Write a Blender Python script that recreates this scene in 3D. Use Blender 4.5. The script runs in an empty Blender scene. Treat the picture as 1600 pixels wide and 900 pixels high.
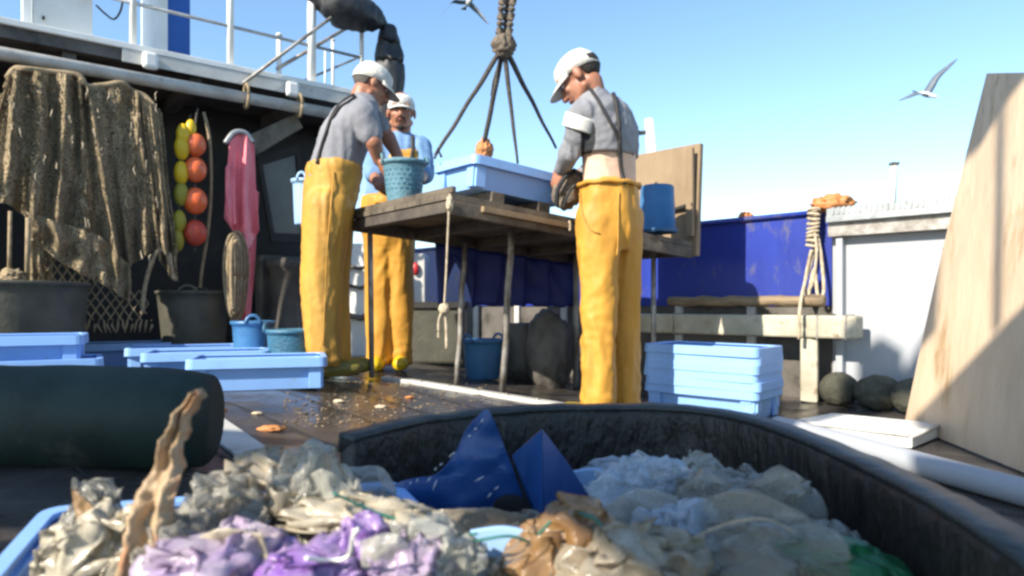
import bpy, bmesh, math, random
from mathutils import Vector, Matrix, noise
from mathutils.bvhtree import BVHTree
V = Vector
R = math.radians
random.seed(7)
SC = bpy.context.scene
COL = SC.collection

# ------------------------------------------------------------------ camera, sky, sun, exposure
F, HOR, H = 1100.0, 478.0, 0.5            # focal length in px of the 1600 px photo, horizon row, camera height
cd = bpy.data.cameras.new('camera')
cam = bpy.data.objects.new('camera', cd); COL.objects.link(cam)
cam.location = (0, 0, H); cam.rotation_euler = (R(90), 0, 0)
cd.sensor_width = 36; cd.lens = 36 * F / 1600.0
cd.shift_y = (HOR - 450.0) / 1600.0
cd.clip_start = 0.02; cd.clip_end = 8000
cd.dof.use_dof = True; cd.dof.focus_distance = 2.2; cd.dof.aperture_fstop = 5.6
SC.camera = cam

LD = V((.85, .83, -.80)).normalized()     # the way the sunlight travels
elev = math.asin(-LD.z); az = math.atan2(-LD.x, -LD.y)
w = bpy.data.worlds.new('World'); SC.world = w; w.use_nodes = True
wn = w.node_tree.nodes; wl = w.node_tree.links
sky = wn.new('ShaderNodeTexSky'); sky.sky_type = 'NISHITA'; sky.sun_disc = False
sky.sun_elevation = elev; sky.sun_rotation = az
sky.air_density = 1.0; sky.dust_density = .25; sky.ozone_density = 1.0; sky.altitude = 0
tint = wn.new('ShaderNodeMixRGB'); tint.blend_type = 'MULTIPLY'; tint.inputs[0].default_value = 1; tint.inputs[2].default_value = (1.0, 1.05, 1.06, 1)
wl.new(sky.outputs[0], tint.inputs[1]); hs = wn.new('ShaderNodeHueSaturation'); hs.inputs['Saturation'].default_value = 1.08; wl.new(tint.outputs[0], hs.inputs['Color']); wl.new(hs.outputs[0], wn['Background'].inputs[0]); wn['Background'].inputs[1].default_value = .125
sl = bpy.data.lights.new('sun', 'SUN'); sl.energy = 4.5; sl.angle = R(.5); sl.color = (1, .93, .80)
so = bpy.data.objects.new('sun', sl); COL.objects.link(so)
so.rotation_euler = LD.to_track_quat('-Z', 'Y').to_euler(); so.location = (-4, -4, 6)
SC.view_settings.view_transform = 'Standard'; SC.view_settings.look = 'None'
SC.view_settings.exposure = 1.02; SC.view_settings.gamma = 1; SC.view_settings.use_curve_mapping = False
SC.render.engine = 'CYCLES'
SC.render.filter_size = 2.2
SC.cycles.filter_width = 2.7
SC.cycles.use_denoising = True
SC.cycles.max_bounces = 8; SC.cycles.transparent_max_bounces = 12

# ------------------------------------------------------------------ helpers
def P(px, py, d): return V(((px - 800) * d / F, d, H - (py - HOR) * d / F))
def dz(x): return min(.15, max(0.0, -(x - .3) * .12))          # the deck's camber
def G(px, py, z=None):
    zz = 0.0 if z is None else z
    for _ in range(12):
        d = F * (H - zz) / (py - HOR)
        if z is None: zz = dz((px - 800) * d / F)
    return V(((px - 800) * d / F, d, zz))

def mesh_of(bm):
    m = bpy.data.meshes.new('m'); bm.to_mesh(m); bm.free(); return m
def obj(name, g, mat, parent=None, smooth=False, bevel=0, loc=None, origin=None):
    """Links a bmesh/mesh drawn in world space as ONE object, origin at the base (or at its parent's)."""
    me = mesh_of(g) if isinstance(g, bmesh.types.BMesh) else g
    if parent is not None:
        r = parent
        while r.parent: r = r.parent
        o0 = V(r['o0']) if 'o0' in r else V((0, 0, 0))
    elif origin is not None: o0 = V(origin)
    else:
        vs = [v.co for v in me.vertices]
        o0 = V(((min(v.x for v in vs) + max(v.x for v in vs)) / 2, (min(v.y for v in vs) + max(v.y for v in vs)) / 2, min(v.z for v in vs)))
    me.transform(Matrix.Translation(-o0)); me.name = name
    o = bpy.data.objects.new(name, me); COL.objects.link(o)
    if parent is not None: o.parent = parent
    else: o.location = o0; o['o0'] = tuple(o0)
    if mat:
        for mm in (mat if isinstance(mat, (list, tuple)) else [mat]): me.materials.append(mm)
    if smooth:
        me.polygons.foreach_set('use_smooth', [True] * len(me.polygons))
    if bevel:
        b = o.modifiers.new('bevel', 'BEVEL'); b.width = bevel; b.segments = 2; b.limit_method = 'ANGLE'; b.angle_limit = R(40)
    return o
def tag(o, label=None, cat=None, group=None, kind=None):
    for k, v in (('label', label), ('category', cat), ('group', group), ('kind', kind)):
        if v: o[k] = v
    return o
def thing(name, label, cat, loc, group=None):
    o = bpy.data.objects.new(name, None); COL.objects.link(o); o.location = loc; o['o0'] = tuple(loc)
    o.empty_display_size = .1
    return tag(o, label, cat, group)
def dup(root, loc, rot, label, parent=None):
    c = root.copy(); COL.objects.link(c)
    if parent is None:
        c.location = loc; c.rotation_euler = rot; c['label'] = label; c['o0'] = tuple(loc)
    else: c.parent = parent
    for ch in [o for o in COL.objects if o.parent == root]: dup(ch, None, None, None, c)
    return c

def box(bm, c, s, m=None):
    M = Matrix.Translation(V(c)) @ (m.to_4x4() if m else Matrix()) @ Matrix.Diagonal((s[0], s[1], s[2], 1))
    bmesh.ops.create_cube(bm, size=1, matrix=M)
def rz(a): return Matrix.Rotation(a, 3, 'Z')
def frame(d, up=V((0, 0, 1))):
    d = d.normalized(); s = d.cross(up)
    if s.length < 1e-4: s = V((1, 0, 0))
    s.normalize(); u = s.cross(d).normalized(); return s, u
def tube(bm, pts, r, n=8, flat=1.0, caps=True, up=V((0, 0, 1))):
    pts = [V(p) for p in pts]; k = len(pts)
    rr = r if isinstance(r, (list, tuple)) else [r] * k
    rings = []
    for i, p in enumerate(pts):
        d = (pts[min(i + 1, k - 1)] - pts[max(i - 1, 0)])
        if d.length < 1e-9: d = V((0, 0, 1))
        s, u = frame(d, up)
        rings.append([bm.verts.new(p + s * math.cos(a) * rr[i] + u * math.sin(a) * rr[i] * flat)
                      for a in [2 * math.pi * j / n for j in range(n)]])
    for a, b in zip(rings, rings[1:]):
        for j in range(n):
            bm.faces.new((a[j], a[(j + 1) % n], b[(j + 1) % n], b[j]))
    if caps:
        bm.faces.new(rings[0][::-1]); bm.faces.new(rings[-1])
def spline(pts, n=6):
    pts = [V(p) for p in pts]; out = []
    for i in range(len(pts) - 1):
        p0 = pts[max(i - 1, 0)]; p1 = pts[i]; p2 = pts[i + 1]; p3 = pts[min(i + 2, len(pts) - 1)]
        for j in range(n):
            t = j / n
            out.append(.5 * ((2 * p1) + (p2 - p0) * t + (2 * p0 - 5 * p1 + 4 * p2 - p3) * t * t + (3 * p1 - p0 - 3 * p2 + p3) * t ** 3))
    out.append(pts[-1]); return out
def lathe(bm, c, prof, n=32, sx=1, sy=1, m=None):
    rings = []
    for r, z in prof:
        ring = []
        for j in range(n):
            a = 2 * math.pi * j / n
            p = V((math.cos(a) * r * sx, math.sin(a) * r * sy, z))
            if m: p = m @ p
            ring.append(bm.verts.new(V(c) + p))
        rings.append(ring)
    for a, b in zip(rings, rings[1:]):
        for j in range(n): bm.faces.new((a[j], a[(j + 1) % n], b[(j + 1) % n], b[j]))
    return rings
def extr(bm, pts, t):
    """closed prism: polygon pts pushed along the vector t"""
    a = [bm.verts.new(V(p)) for p in pts]; b = [bm.verts.new(V(p) + V(t)) for p in pts]
    bm.faces.new(a); bm.faces.new(b[::-1])
    for i in range(len(a)):
        j = (i + 1) % len(a); bm.faces.new((a[j], a[i], b[i], b[j]))
    bmesh.ops.recalc_face_normals(bm, faces=bm.faces[:])
def ell(bm, c, r, m=None, sub=3):
    M = Matrix.Translation(V(c)) @ (m.to_4x4() if m else Matrix()) @ Matrix.Diagonal((r[0], r[1], r[2], 1))
    bmesh.ops.create_icosphere(bm, subdivisions=sub, radius=1, matrix=M)
def cap(bm, p0, p1, r0, r1, n=14):
    p0, p1 = V(p0), V(p1); d = (p1 - p0).normalized(); pts = []; rr = []
    for k in range(5):
        a = math.pi / 2 * k / 5; pts.append(p0 - d * r0 * math.cos(a)); rr.append(max(r0 * math.sin(a), .0006))
    pts += [p0, p1]; rr += [r0, r1]
    for k in range(4, -1, -1):
        a = math.pi / 2 * k / 5; pts.append(p1 + d * r1 * math.cos(a)); rr.append(max(r1 * math.sin(a), .0006))
    tube(bm, pts, rr, n)
def loft(bm, rings, ax, fx, n=24):
    """rings: (centre, half width along ax, half depth along fx)"""
    out = []
    for c, a, b in rings:
        out.append([bm.verts.new(V(c) + ax * math.cos(t) * a + fx * math.sin(t) * b) for t in [2 * math.pi * j / n for j in range(n)]])
    for r0, r1 in zip(out, out[1:]):
        for j in range(n): bm.faces.new((r0[j], r0[(j + 1) % n], r1[(j + 1) % n], r1[j]))
    bm.faces.new(out[0][::-1]); bm.faces.new(out[-1])
def remesh(bm, vox, it=3, fac=.5, disp=None):
    """union of the closed pieces in bm as one continuous surface"""
    bmesh.ops.recalc_face_normals(bm, faces=bm.faces[:])
    me = mesh_of(bm); o = bpy.data.objects.new('tmp', me); COL.objects.link(o)
    md = o.modifiers.new('r', 'REMESH'); md.mode = 'VOXEL'; md.voxel_size = vox
    dg = bpy.context.evaluated_depsgraph_get(); dg.update()
    m2 = bpy.data.meshes.new_from_object(o.evaluated_get(dg))
    bpy.data.objects.remove(o); bpy.data.meshes.remove(me)
    b = bmesh.new(); b.from_mesh(m2); bpy.data.meshes.remove(m2)
    for _ in range(it): bmesh.ops.smooth_vert(b, verts=b.verts[:], factor=fac, use_axis_x=True, use_axis_y=True, use_axis_z=True)
    if disp:
        b.normal_update()
        mv = [(v, v.normal * disp(v.co, v.normal)) for v in b.verts]
        for v, d in mv: v.co += d
    return b
def fbm(p, s=1.0, o=3):
    return noise.fractal(V(p) * s, 1.0, 2.0, o)

# ------------------------------------------------------------------ materials
def M(name, c, rough=.6, c2=None, scale=6, var=.5, bump=.15, bscale=None, metal=0, stretch=(1, 1, 1), dirt=None, dscale=3, dcut=.55, spec=.5, bdist=.01, rvar=0):
    m = bpy.data.materials.new(name); m.use_nodes = True
    n = m.node_tree.nodes; l = m.node_tree.links; b = n['Principled BSDF']
    tc = n.new('ShaderNodeTexCoord'); mp = n.new('ShaderNodeMapping'); mp.inputs['Scale'].default_value = stretch
    l.new(tc.outputs['Object'], mp.inputs[0])
    def nz(s, det=6, r=.6):
        x = n.new('ShaderNodeTexNoise'); x.inputs['Scale'].default_value = s; x.inputs['Detail'].default_value = det
        x.inputs['Roughness'].default_value = r; l.new(mp.outputs[0], x.inputs[0]); return x
    def ramp(src, a, bb, ca, cb):
        x = n.new('ShaderNodeValToRGB'); x.color_ramp.elements[0].position = a; x.color_ramp.elements[1].position = bb
        x.color_ramp.elements[0].color = (*ca, 1); x.color_ramp.elements[1].color = (*cb, 1)
        l.new(src.outputs[0], x.inputs[0]); return x
    if c2 is None: c2 = tuple(v * (1 - var * .5) for v in c)
    n1 = nz(scale); r1 = ramp(n1, .36, .66, c, c2); out = r1.outputs[0]
    if dirt:
        n2 = nz(dscale, 8, .7); r2 = ramp(n2, dcut, min(dcut + .12, 1), (0, 0, 0), (1, 1, 1))
        mx = n.new('ShaderNodeMixRGB'); l.new(r2.outputs[0], mx.inputs[0]); l.new(out, mx.inputs[1])
        mx.inputs[2].default_value = (*dirt, 1); out = mx.outputs[0]
    l.new(out, b.inputs['Base Color'])
    b.inputs['Roughness'].default_value = rough; b.inputs['Metallic'].default_value = metal
    b.inputs['Specular IOR Level'].default_value = spec
    if rvar:
        n4 = nz(scale * .6, 4); r4 = ramp(n4, .42, .58, (max(rough - rvar, .03),) * 3, (rough,) * 3); l.new(r4.outputs[0], b.inputs['Roughness'])
    if bump:
        n3 = nz(bscale or scale * 5, 5); bp = n.new('ShaderNodeBump'); bp.inputs['Strength'].default_value = bump
        bp.inputs['Distance'].default_value = bdist; l.new(n3.outputs[0], bp.inputs['Height']); l.new(bp.outputs[0], b.inputs['Normal'])
    return m
def film(name, c, alpha=.6, rough=.25, var=.3, c2=None):
    m = M(name, c, rough, c2=c2, var=var, scale=14, bump=.6, bscale=40, bdist=.006, spec=.8)
    rough = min(rough, .2); m.node_tree.nodes['Principled BSDF'].inputs['Roughness'].default_value = rough
    n = m.node_tree.nodes; l = m.node_tree.links; b = n['Principled BSDF']
    tr = n.new('ShaderNodeBsdfTransparent'); tl = n.new('ShaderNodeBsdfTranslucent'); tl.inputs[0].default_value = (*c, 1)
    m1 = n.new('ShaderNodeMixShader'); m2 = n.new('ShaderNodeMixShader'); m1.inputs[0].default_value = .3
    l.new(b.outputs[0], m1.inputs[1]); l.new(tl.outputs[0], m1.inputs[2])
    nn = n.new('ShaderNodeLayerWeight'); nn.inputs['Blend'].default_value = .35; bp_ = [x for x in n if x.type == 'BUMP'][0]; l.new(bp_.outputs[0], nn.inputs['Normal'])
    mr = n.new('ShaderNodeMapRange'); mr.inputs[1].default_value = .05; mr.inputs[2].default_value = .6
    mr.inputs[3].default_value = alpha; mr.inputs[4].default_value = min(alpha + .5, 1)
    l.new(nn.outputs['Facing'], mr.inputs[0]); l.new(mr.outputs[0], m2.inputs[0])
    l.new(tr.outputs[0], m2.inputs[1]); l.new(m1.outputs[0], m2.inputs[2]); l.new(m2.outputs[0], n['Material Output'].inputs[0])
    return m
m_deck = M('deck_planks', (.075, .062, .052), .42, c2=(.028, .026, .026), scale=5, bump=.5, bscale=40, dirt=(.10, .085, .065), dscale=9, dcut=.58, rvar=.3, bdist=.004)
m_water = M('sea_water', (.02, .06, .08), .08, scale=1, bump=.6, bscale=1.5, bdist=.1)
m_white = M('white_paint', (.80, .80, .78), .4, c2=(.68, .67, .62), scale=4, bump=.08, dirt=(.33, .24, .15), dscale=7, dcut=.68)
m_offwhite = M('worn_white_paint', (.62, .60, .55), .5, c2=(.48, .46, .42), scale=5, bump=.15, dirt=(.22, .15, .09), dscale=6, dcut=.6)
m_beam = M('weathered_beige_paint', (.50, .46, .36), .6, c2=(.36, .32, .23), scale=7, bump=.3, dirt=(.18, .11, .06), dscale=9, dcut=.56)
m_hullwhite = M('light_grey_paint', (.38, .39, .41), .5, c2=(.32, .33, .35), scale=2, bump=.12, dirt=(.25, .2, .15), dscale=5, dcut=.68)
m_blue = M('royal_blue_paint', (.020, .042, .30), .4, c2=(.016, .030, .22), scale=3, bump=.15, dirt=(.10, .10, .17), dscale=9, dcut=.56, stretch=(1, 1, .5))
m_shadecloth = M('dark_blue_shade_cloth', (.008, .02, .16), .6, c2=(.006, .012, .09), scale=4, bump=.3)  # cloth colour put in for the shade on the blue bulwark
m_navy = M('navy_paint', (.008, .016, .07), .4, scale=3, bump=.1)
m_steel = M('weathered_steel', (.40, .38, .35), .45, c2=(.17, .14, .11), scale=12, metal=.3, bump=.2)
m_pole = M('pale_worn_pipe', (.52, .50, .46), .5, c2=(.36, .33, .29), scale=9, bump=.2, dirt=(.2, .16, .12), dscale=12, dcut=.62)
m_galv = M('galvanised_steel', (.42, .44, .44), .4, c2=(.28, .29, .29), scale=20, metal=.4, bump=.15)
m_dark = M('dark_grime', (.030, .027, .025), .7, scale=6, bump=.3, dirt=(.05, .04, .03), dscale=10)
m_greybrown = M('grey_brown_paint', (.13, .115, .10), .6, c2=(.07, .06, .05), scale=5, bump=.3, dirt=(.03, .025, .02), dscale=5)
m_wood = M('weathered_wood', (.30, .22, .13), .75, c2=(.15, .105, .06), scale=6, bump=.5, stretch=(1, 1, 6), dirt=(.07, .05, .035), dscale=6, dcut=.58)
m_woodh = M('table_wood', (.17, .135, .095), .65, c2=(.065, .05, .036), scale=8, bump=.5, dirt=(.04, .03, .02), dscale=7, dcut=.55)
m_under = M('dark_table_underside', (.10, .08, .06), .8, c2=(.045, .035, .03), scale=7, bump=.5)  # darker brown than the table top
m_ply = M('plywood', (.68, .51, .35), .6, c2=(.55, .40, .26), scale=9, bump=.3, stretch=(1, 1, .3), dirt=(.42, .27, .14), dscale=7, dcut=.54)
m_plyb = M('weathered_plywood', (.31, .22, .13), .7, c2=(.22, .15, .085), scale=5, bump=.3, stretch=(1, 1, .4), dirt=(.10, .07, .05), dscale=7, dcut=.62)
m_crate = M('light_blue_plastic', (.27, .47, .84), .38, c2=(.23, .42, .78), scale=3, bump=.06, dirt=(.22, .32, .46), dscale=9, dcut=.60)
m_paleblue = M('pale_blue_plastic', (.33, .52, .78), .4, scale=4, bump=.08, dirt=(.25, .3, .36), dscale=8, dcut=.62)
m_basket = M('petrol_blue_rubber', (.045, .16, .25), .5, c2=(.03, .11, .18), scale=12, bump=.6, bscale=70, dirt=(.12, .15, .15), dscale=9, dcut=.6)
m_basket2 = M('faded_blue_rubber', (.11, .24, .30), .6, c2=(.08, .18, .23), scale=12, bump=.6, bscale=70, dirt=(.20, .21, .19), dscale=9, dcut=.57)
m_bluebkt = M('blue_bucket_plastic', (.05, .17, .34), .4, c2=(.035, .12, .26), scale=8, bump=.2, dirt=(.15, .18, .2), dscale=9, dcut=.63)
m_rubber = M('black_rubber', (.085, .080, .058), .6, c2=(.05, .048, .036), scale=8, bump=.3, dirt=(.11, .10, .07), dscale=6, dcut=.62)
m_tub = M('scuffed_black_rubber', (.010, .009, .008), .5, c2=(.026, .021, .015), scale=14, bump=1, bscale=30, bdist=.02, stretch=(1, 1, .4), dirt=(.10, .08, .055), dscale=22, dcut=.60)
m_lip = M('tub_lip_rubber', (.028, .036, .036), .45, c2=(.018, .023, .024), scale=12, bump=.4, dirt=(.15, .14, .13), dscale=14, dcut=.66)
m_roll = M('dark_green_vinyl', (.022, .042, .036), .65, c2=(.010, .020, .018), scale=5, bump=.35, bscale=12, dirt=(.055, .055, .045), dscale=6, dcut=.60, spec=.3)
m_net = M('brown_netting', (.42, .32, .19), .85, c2=(.17, .125, .07), scale=16, bump=.8, bscale=70, bdist=.008, stretch=(1.6, 1.6, .30), dirt=(.35, .29, .19), dscale=22, dcut=.60)
def holes(m, sc=170, cut=.45, stretch=(1, 1, .5)):
    n = m.node_tree.nodes; l = m.node_tree.links; b = n['Principled BSDF']
    tc_ = n.new('ShaderNodeTexCoord'); mp = n.new('ShaderNodeMapping'); mp.inputs['Scale'].default_value = stretch
    x = n.new('ShaderNodeTexNoise'); x.inputs['Scale'].default_value = sc; x.inputs['Detail'].default_value = 3
    r_ = n.new('ShaderNodeValToRGB'); r_.color_ramp.elements[0].position = cut; r_.color_ramp.elements[1].position = cut + .06
    l.new(tc_.outputs['Object'], mp.inputs[0]); l.new(mp.outputs[0], x.inputs[0]); l.new(x.outputs[0], r_.inputs[0]); l.new(r_.outputs[0], b.inputs['Alpha'])
holes(m_net)
m_twine = M('tan_twine', (.36, .27, .16), .8, c2=(.22, .16, .09), scale=30, bump=.5)
m_rope = M('cream_rope', (.60, .50, .36), .8, c2=(.38, .30, .2), scale=40, bump=.8, bscale=120)
m_drope = M('dark_rope', (.10, .085, .07), .8, c2=(.05, .045, .04), scale=40, bump=.8, bscale=120)
m_strap = M('brown_sling', (.17, .13, .09), .7, c2=(.09, .07, .05), scale=30, bump=.6)
m_or = M('orange_float', (.80, .13, .03), .35, c2=(.70, .16, .06), scale=6, bump=.1)
m_or2 = M('faded_red_float', (.55, .07, .035), .45, scale=6, bump=.1)
m_ye = M('yellow_float', (.75, .50, .01), .4, scale=6, bump=.1)
m_yg = M('olive_float', (.35, .30, .02), .5, c2=(.22, .2, .02), scale=6, bump=.1)
m_pink = M('pink_oilskin', (.88, .24, .27), .5, c2=(.78, .17, .21), scale=5, bump=.4, bscale=12)
m_tarp = M('black_tarpaulin', (.012, .013, .016), .5, c2=(.03, .03, .032), scale=6, bump=.6, bscale=18, stretch=(2, 2, .4))
m_funnel = M('funnel_blue', (.01, .10, .42), .35, scale=3, bump=.05)
m_yel = M('yellow_oilskin', (.60, .30, .045), .55, c2=(.46, .22, .035), scale=7, bump=.35, bscale=24, stretch=(1, 1, .3), dirt=(.44, .23, .04), dscale=6, dcut=.58, spec=.3)
m_yeld = M('dirty_yellow_oilskin', (.58, .30, .05), .55, c2=(.42, .23, .05), scale=7, bump=.35, bscale=24, stretch=(1, 1, .3), dirt=(.30, .19, .06), dscale=6, dcut=.55, spec=.3)
m_skin = M('tanned_skin', (.38, .17, .10), .5, c2=(.31, .125, .07), scale=12, bump=.1, bscale=60)
m_grey = M('grey_cotton', (.24, .24, .26), .85, c2=(.18, .18, .20), scale=6, bump=.3, bscale=20)
m_greyj = M('grey_sweatshirt', (.25, .25, .265), .85, c2=(.18, .18, .195), scale=8, bump=.3, bscale=25)
m_wcloth = M('white_stripe_cloth', (.8, .78, .72), .8, bump=.2)
m_black = M('black_cloth', (.02, .021, .026), .8, bump=.3)
m_cream = M('cream_undershirt', (.72, .50, .37), .8, c2=(.64, .43, .31), scale=5, bump=.3)
m_lblue = M('light_blue_shirt', (.12, .23, .40), .8, c2=(.18, .30, .52), scale=7, bump=.3, bscale=20)
m_capm = M('white_cap_cloth', (.74, .71, .65), .9, c2=(.56, .53, .47), scale=14, bump=.7, bscale=35, spec=.2)
m_hair = M('dark_hair', (.025, .017, .012), .7, scale=40, bump=.8, bscale=150)
m_ghair = M('greying_hair', (.12, .105, .09), .7, scale=40, bump=.8, bscale=150)
m_strp = M('dark_brace_webbing', (.025, .022, .022), .7, bump=.3)
m_eyew = M('eye_white', (.6, .55, .5), .3, bump=0)
m_lip2 = M('lips', (.28, .09, .06), .5, bump=0)
m_boot = M('olive_boots', (.28, .22, .03), .5, c2=(.14, .12, .03), scale=9, bump=.2)
m_gull = M('gull_grey', (.16, .18, .21), .7, bump=.1)
m_gullw = M('gull_white', (.7, .7, .7), .7, bump=.1)
m_gullb = M('gull_black', (.02, .02, .025), .7, bump=.1)
m_red = M('red_plastic', (.55, .03, .03), .4, bump=.05)
m_pblue = M('cobalt_plastic', (.016, .075, .25), .35, c2=(.012, .05, .18), scale=7, bump=.15, dirt=(.25, .32, .45), dscale=38, dcut=.70)
m_darkin = M('dark_hole', (.005, .005, .006), .8, bump=0)
m_lilac = film('lilac_film', (.46, .32, .54), .62, rough=.25, c2=(.60, .55, .52))
m_purple = film('purple_film', (.26, .09, .46), .92, rough=.25, c2=(.60, .50, .62))
m_clear = film('clear_film', (.60, .58, .50), .34, rough=.15)
m_beige = film('beige_film', (.54, .46, .34), .55, rough=.22, c2=(.30, .24, .16))
m_bfilm = film('brown_film', (.30, .16, .06), .95, rough=.4, c2=(.44, .31, .18))
m_greyf = film('grey_film', (.40, .38, .33), .32, rough=.2, c2=(.46, .42, .34))
m_wfilm = film('white_film', (.66, .58, .44), .88, rough=.35, c2=(.42, .35, .24))
m_icef = film('icy_film', (.66, .72, .78), .30, rough=.15)
m_burlap = M('torn_strip_film', (.44, .31, .18), .5, c2=(.27, .17, .09), scale=18, bump=.8, bscale=60, stretch=(1, 1, .5), dirt=(.48, .15, .05), dscale=16, dcut=.52)
m_greent = M('green_twine', (.02, .16, .12), .6, bump=.4)
m_greenp = M('green_plastic', (.01, .13, .04), .4, c2=(.01, .08, .03), scale=6, bump=.3)
m_grime = M('wet_dark_scraps', (.06, .052, .045), .5, c2=(.25, .22, .17), scale=18, bump=1, bdist=.02)
m_scrap = M('pale_scrap', (.6, .48, .32), .6, bump=.5)
m_scrapo = M('orange_scrap', (.55, .22, .07), .6, bump=.5)
m_glass = M('dull_window_glass', (.10, .10, .09), .25, c2=(.14, .135, .12), scale=3, bump=.02)

# ------------------------------------------------------------------ SETTING: sea, deck, kerb
bm = bmesh.new(); bmesh.ops.create_grid(bm, x_segments=2, y_segments=2, size=4000, matrix=Matrix.Translation((0, 0, -1.6)))
tag(obj('sea', bm, m_water), kind='structure')
W0 = V((2.1, 3.3, 0)); WD = V((-.98, 1.0, 0)); WU = WD.normalized(); WN = V((-WU.y, WU.x, 0))
if WN.x > 0: WN = -WN                                     # towards the deck
WN = V((-1.0, -.98, 0)).normalized()
def wl_y(x): return 3.3 + (2.1 - x) / .98
def on_w(px, off=0.0):
    q = W0 + WN * off; k = (px - 800) / F                 # x = k y
    s = (k * q.y - q.x) / (WD.x - k * WD.y); return q + WD * s
bm = bmesh.new()
xs = [-7 + .5 * i for i in range(12)] + [-.95, -.6, -.3, 0, .3] + [.6 + .4 * i for i in range(9)]
cols = []
for x in xs:
    yt = min(wl_y(x) + .04, 9.5); yb = -2.2 if x < 3.2 else 0
    cols.append([bm.verts.new((x, yb + (yt - yb) * j / 20, dz(x))) for j in range(21)])
for a, b in zip(cols, cols[1:]):
    for j in range(20): bm.faces.new((a[j], b[j], b[j + 1], a[j + 1]))
ext = bmesh.ops.extrude_face_region(bm, geom=bm.faces[:])
for v in [e for e in ext['geom'] if isinstance(e, bmesh.types.BMVert)]: v.co.z -= .08
bmesh.ops.recalc_face_normals(bm, faces=bm.faces[:])
tag(obj('deck', bm, m_deck, origin=(0, 0, 0)), kind='structure')
# plank seams: dark caulking strips lying in the deck
bm = bmesh.new()
sd = V((.62, -.62, 0)).normalized()
for k in range(-9, 12):
    c = V((-.9 + .20 * k, 2.4 + .26 * k, 0))
    pts = [c + sd * (-1.6 + .16 * i) for i in range(26)]
    for a, b in zip(pts, pts[1:]):
        if b.y > wl_y(b.x) - .1: continue
        n_ = V((sd.y, -sd.x, 0)) * .005
        q = [a - n_, b - n_, b + n_, a + n_]
        bm.faces.new([bm.verts.new((p.x, p.y, dz(p.x) + .004)) for p in q])
tag(obj('deck_seams', bm, m_dark, origin=(0, 0, 0)), kind='structure')
# pale steel coaming strip across the deck under the table
t = thing('deck_coaming', 'long pale steel strip fixed to the deck under the wooden table', 'coaming', (-.1, 3.3, .05))
bm = bmesh.new(); a = G(600, 592); b = G(905, 640)
for q in (a, b): q.z = dz(q.x) + .018
d = (b - a).normalized(); s = V((-d.y, d.x, 0)) * .035
extr(bm, [a - s, b - s, b + s, a + s], (0, 0, -.03)); obj('strip', bm, m_offwhite, t, bevel=.004)
bm = bmesh.new()
for k in range(7):
    q = a.lerp(b, .05 + .15 * k); bmesh.ops.create_cone(bm, cap_ends=True, segments=10, radius1=.008, radius2=.007, depth=.008, matrix=Matrix.Translation(q + V((0, 0, .003))))
obj('bolts', bm, m_steel, t)['kind'] = 'stuff'
bm = bmesh.new(); a = G(318, 655); b = G(440, 745); d = (b - a).normalized(); s = V((-d.y, d.x, 0)) * .05
q4 = [a - s, b - s, b + s, a + s]
for q in q4: q.z = dz(q.x) + .012
extr(bm, q4, (0, 0, -.009)); tag(obj('pale_plank', bm, m_offwhite, bevel=.002), 'short pale plank lying flat on the wet deck behind the end of the roll', 'plank')
# ------------------------------------------------------------------ right bulwark
t = thing('blue_bulwark', 'royal blue and white painted steel bulwark wall along the far side of the deck', 'bulwark', (1.12, 4.3, 0))
def wallseg(s0, s1, z0, z1, th=.06, off=0):
    bm = bmesh.new(); a = W0 + WD * s0 + WN * off; b = W0 + WD * s1 + WN * off
    extr(bm, [a + V((0, 0, z0)), b + V((0, 0, z0)), b + V((0, 0, z1)), a + V((0, 0, z1))], -WN * th); return bm
sB = (on_w(1300) - W0).length / WD.length                 # where the blue stops
obj('blue_panel', wallseg(sB, 3.4, .50, 1.0), m_blue, t)
obj('lower_panel', wallseg(sB, 3.4, -.06, .50, off=-.01), m_greybrown, t)  # dark colour stands in for the shade at the wall's foot
bm = bmesh.new(); a = W0 + WD * sB + WN * .012; b = W0 + WD * 3.4 + WN * .012
tube(bm, [a + V((0, 0, 1.0)), b + V((0, 0, 1.0))], .014, 8); obj('top_edge', bm, m_blue, t, smooth=True)
bm = bmesh.new()
for k in range(9):
    bm = bmesh.new(); q = W0 + WD * (sB + .32 + .34 * k) + WN * .004; box(bm, q + V((0, 0, .25)), (.05, .02, .5), rz(math.atan2(WU.y, WU.x))); obj('stiffener', bm, m_offwhite, t)
t2 = thing('white_bulwark', 'pale grey steel bulwark with ridged cap rail behind the leaning plywood sheet', 'bulwark', (2.3, 3.1, 0))
obj('wall_plate', wallseg(-3.2, sB - .004, -.06, .9, off=.005), m_hullwhite, t2)
bm = bmesh.new()
a = W0 + WD * -3.2; b = W0 + WD * (sB - .004)
extr(bm, [a + WN * .10 + V((0, 0, .93)), b + WN * .10 + V((0, 0, .93)), b + WN * .10 + V((0, 0, .965)), a + WN * .10 + V((0, 0, .965))], -WN * .24)
obj('cap_rail', bm, m_galv, t2, bevel=.004)
bm = bmesh.new(); L = (b - a).length
extr(bm, [a + WN * .085 + V((0, 0, .967)), b + WN * .085 + V((0, 0, .967)), b + WN * .085 + V((0, 0, 1.004)), a + WN * .085 + V((0, 0, 1.004))], -WN * .20)
for k in range(int(L / .026)):
    q = a + WU * (k * .026 + .01) + WN * .087 + V((0, 0, .987)); box(bm, q, (.012, .010, .036), rz(math.atan2(WU.y, WU.x)))
    box(bm, q - WN * .1 + V((0, 0, .018)), (.012, .19, .008), rz(math.atan2(WU.y, WU.x)))
obj('grating', bm, m_galv, t2)
bm = bmesh.new(); extr(bm, [a + WN * .07 + V((0, 0, .86)), b + WN * .07 + V((0, 0, .86)), b + WN * .07 + V((0, 0, .929)), a + WN * .07 + V((0, 0, .929))], -WN * .06)
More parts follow.
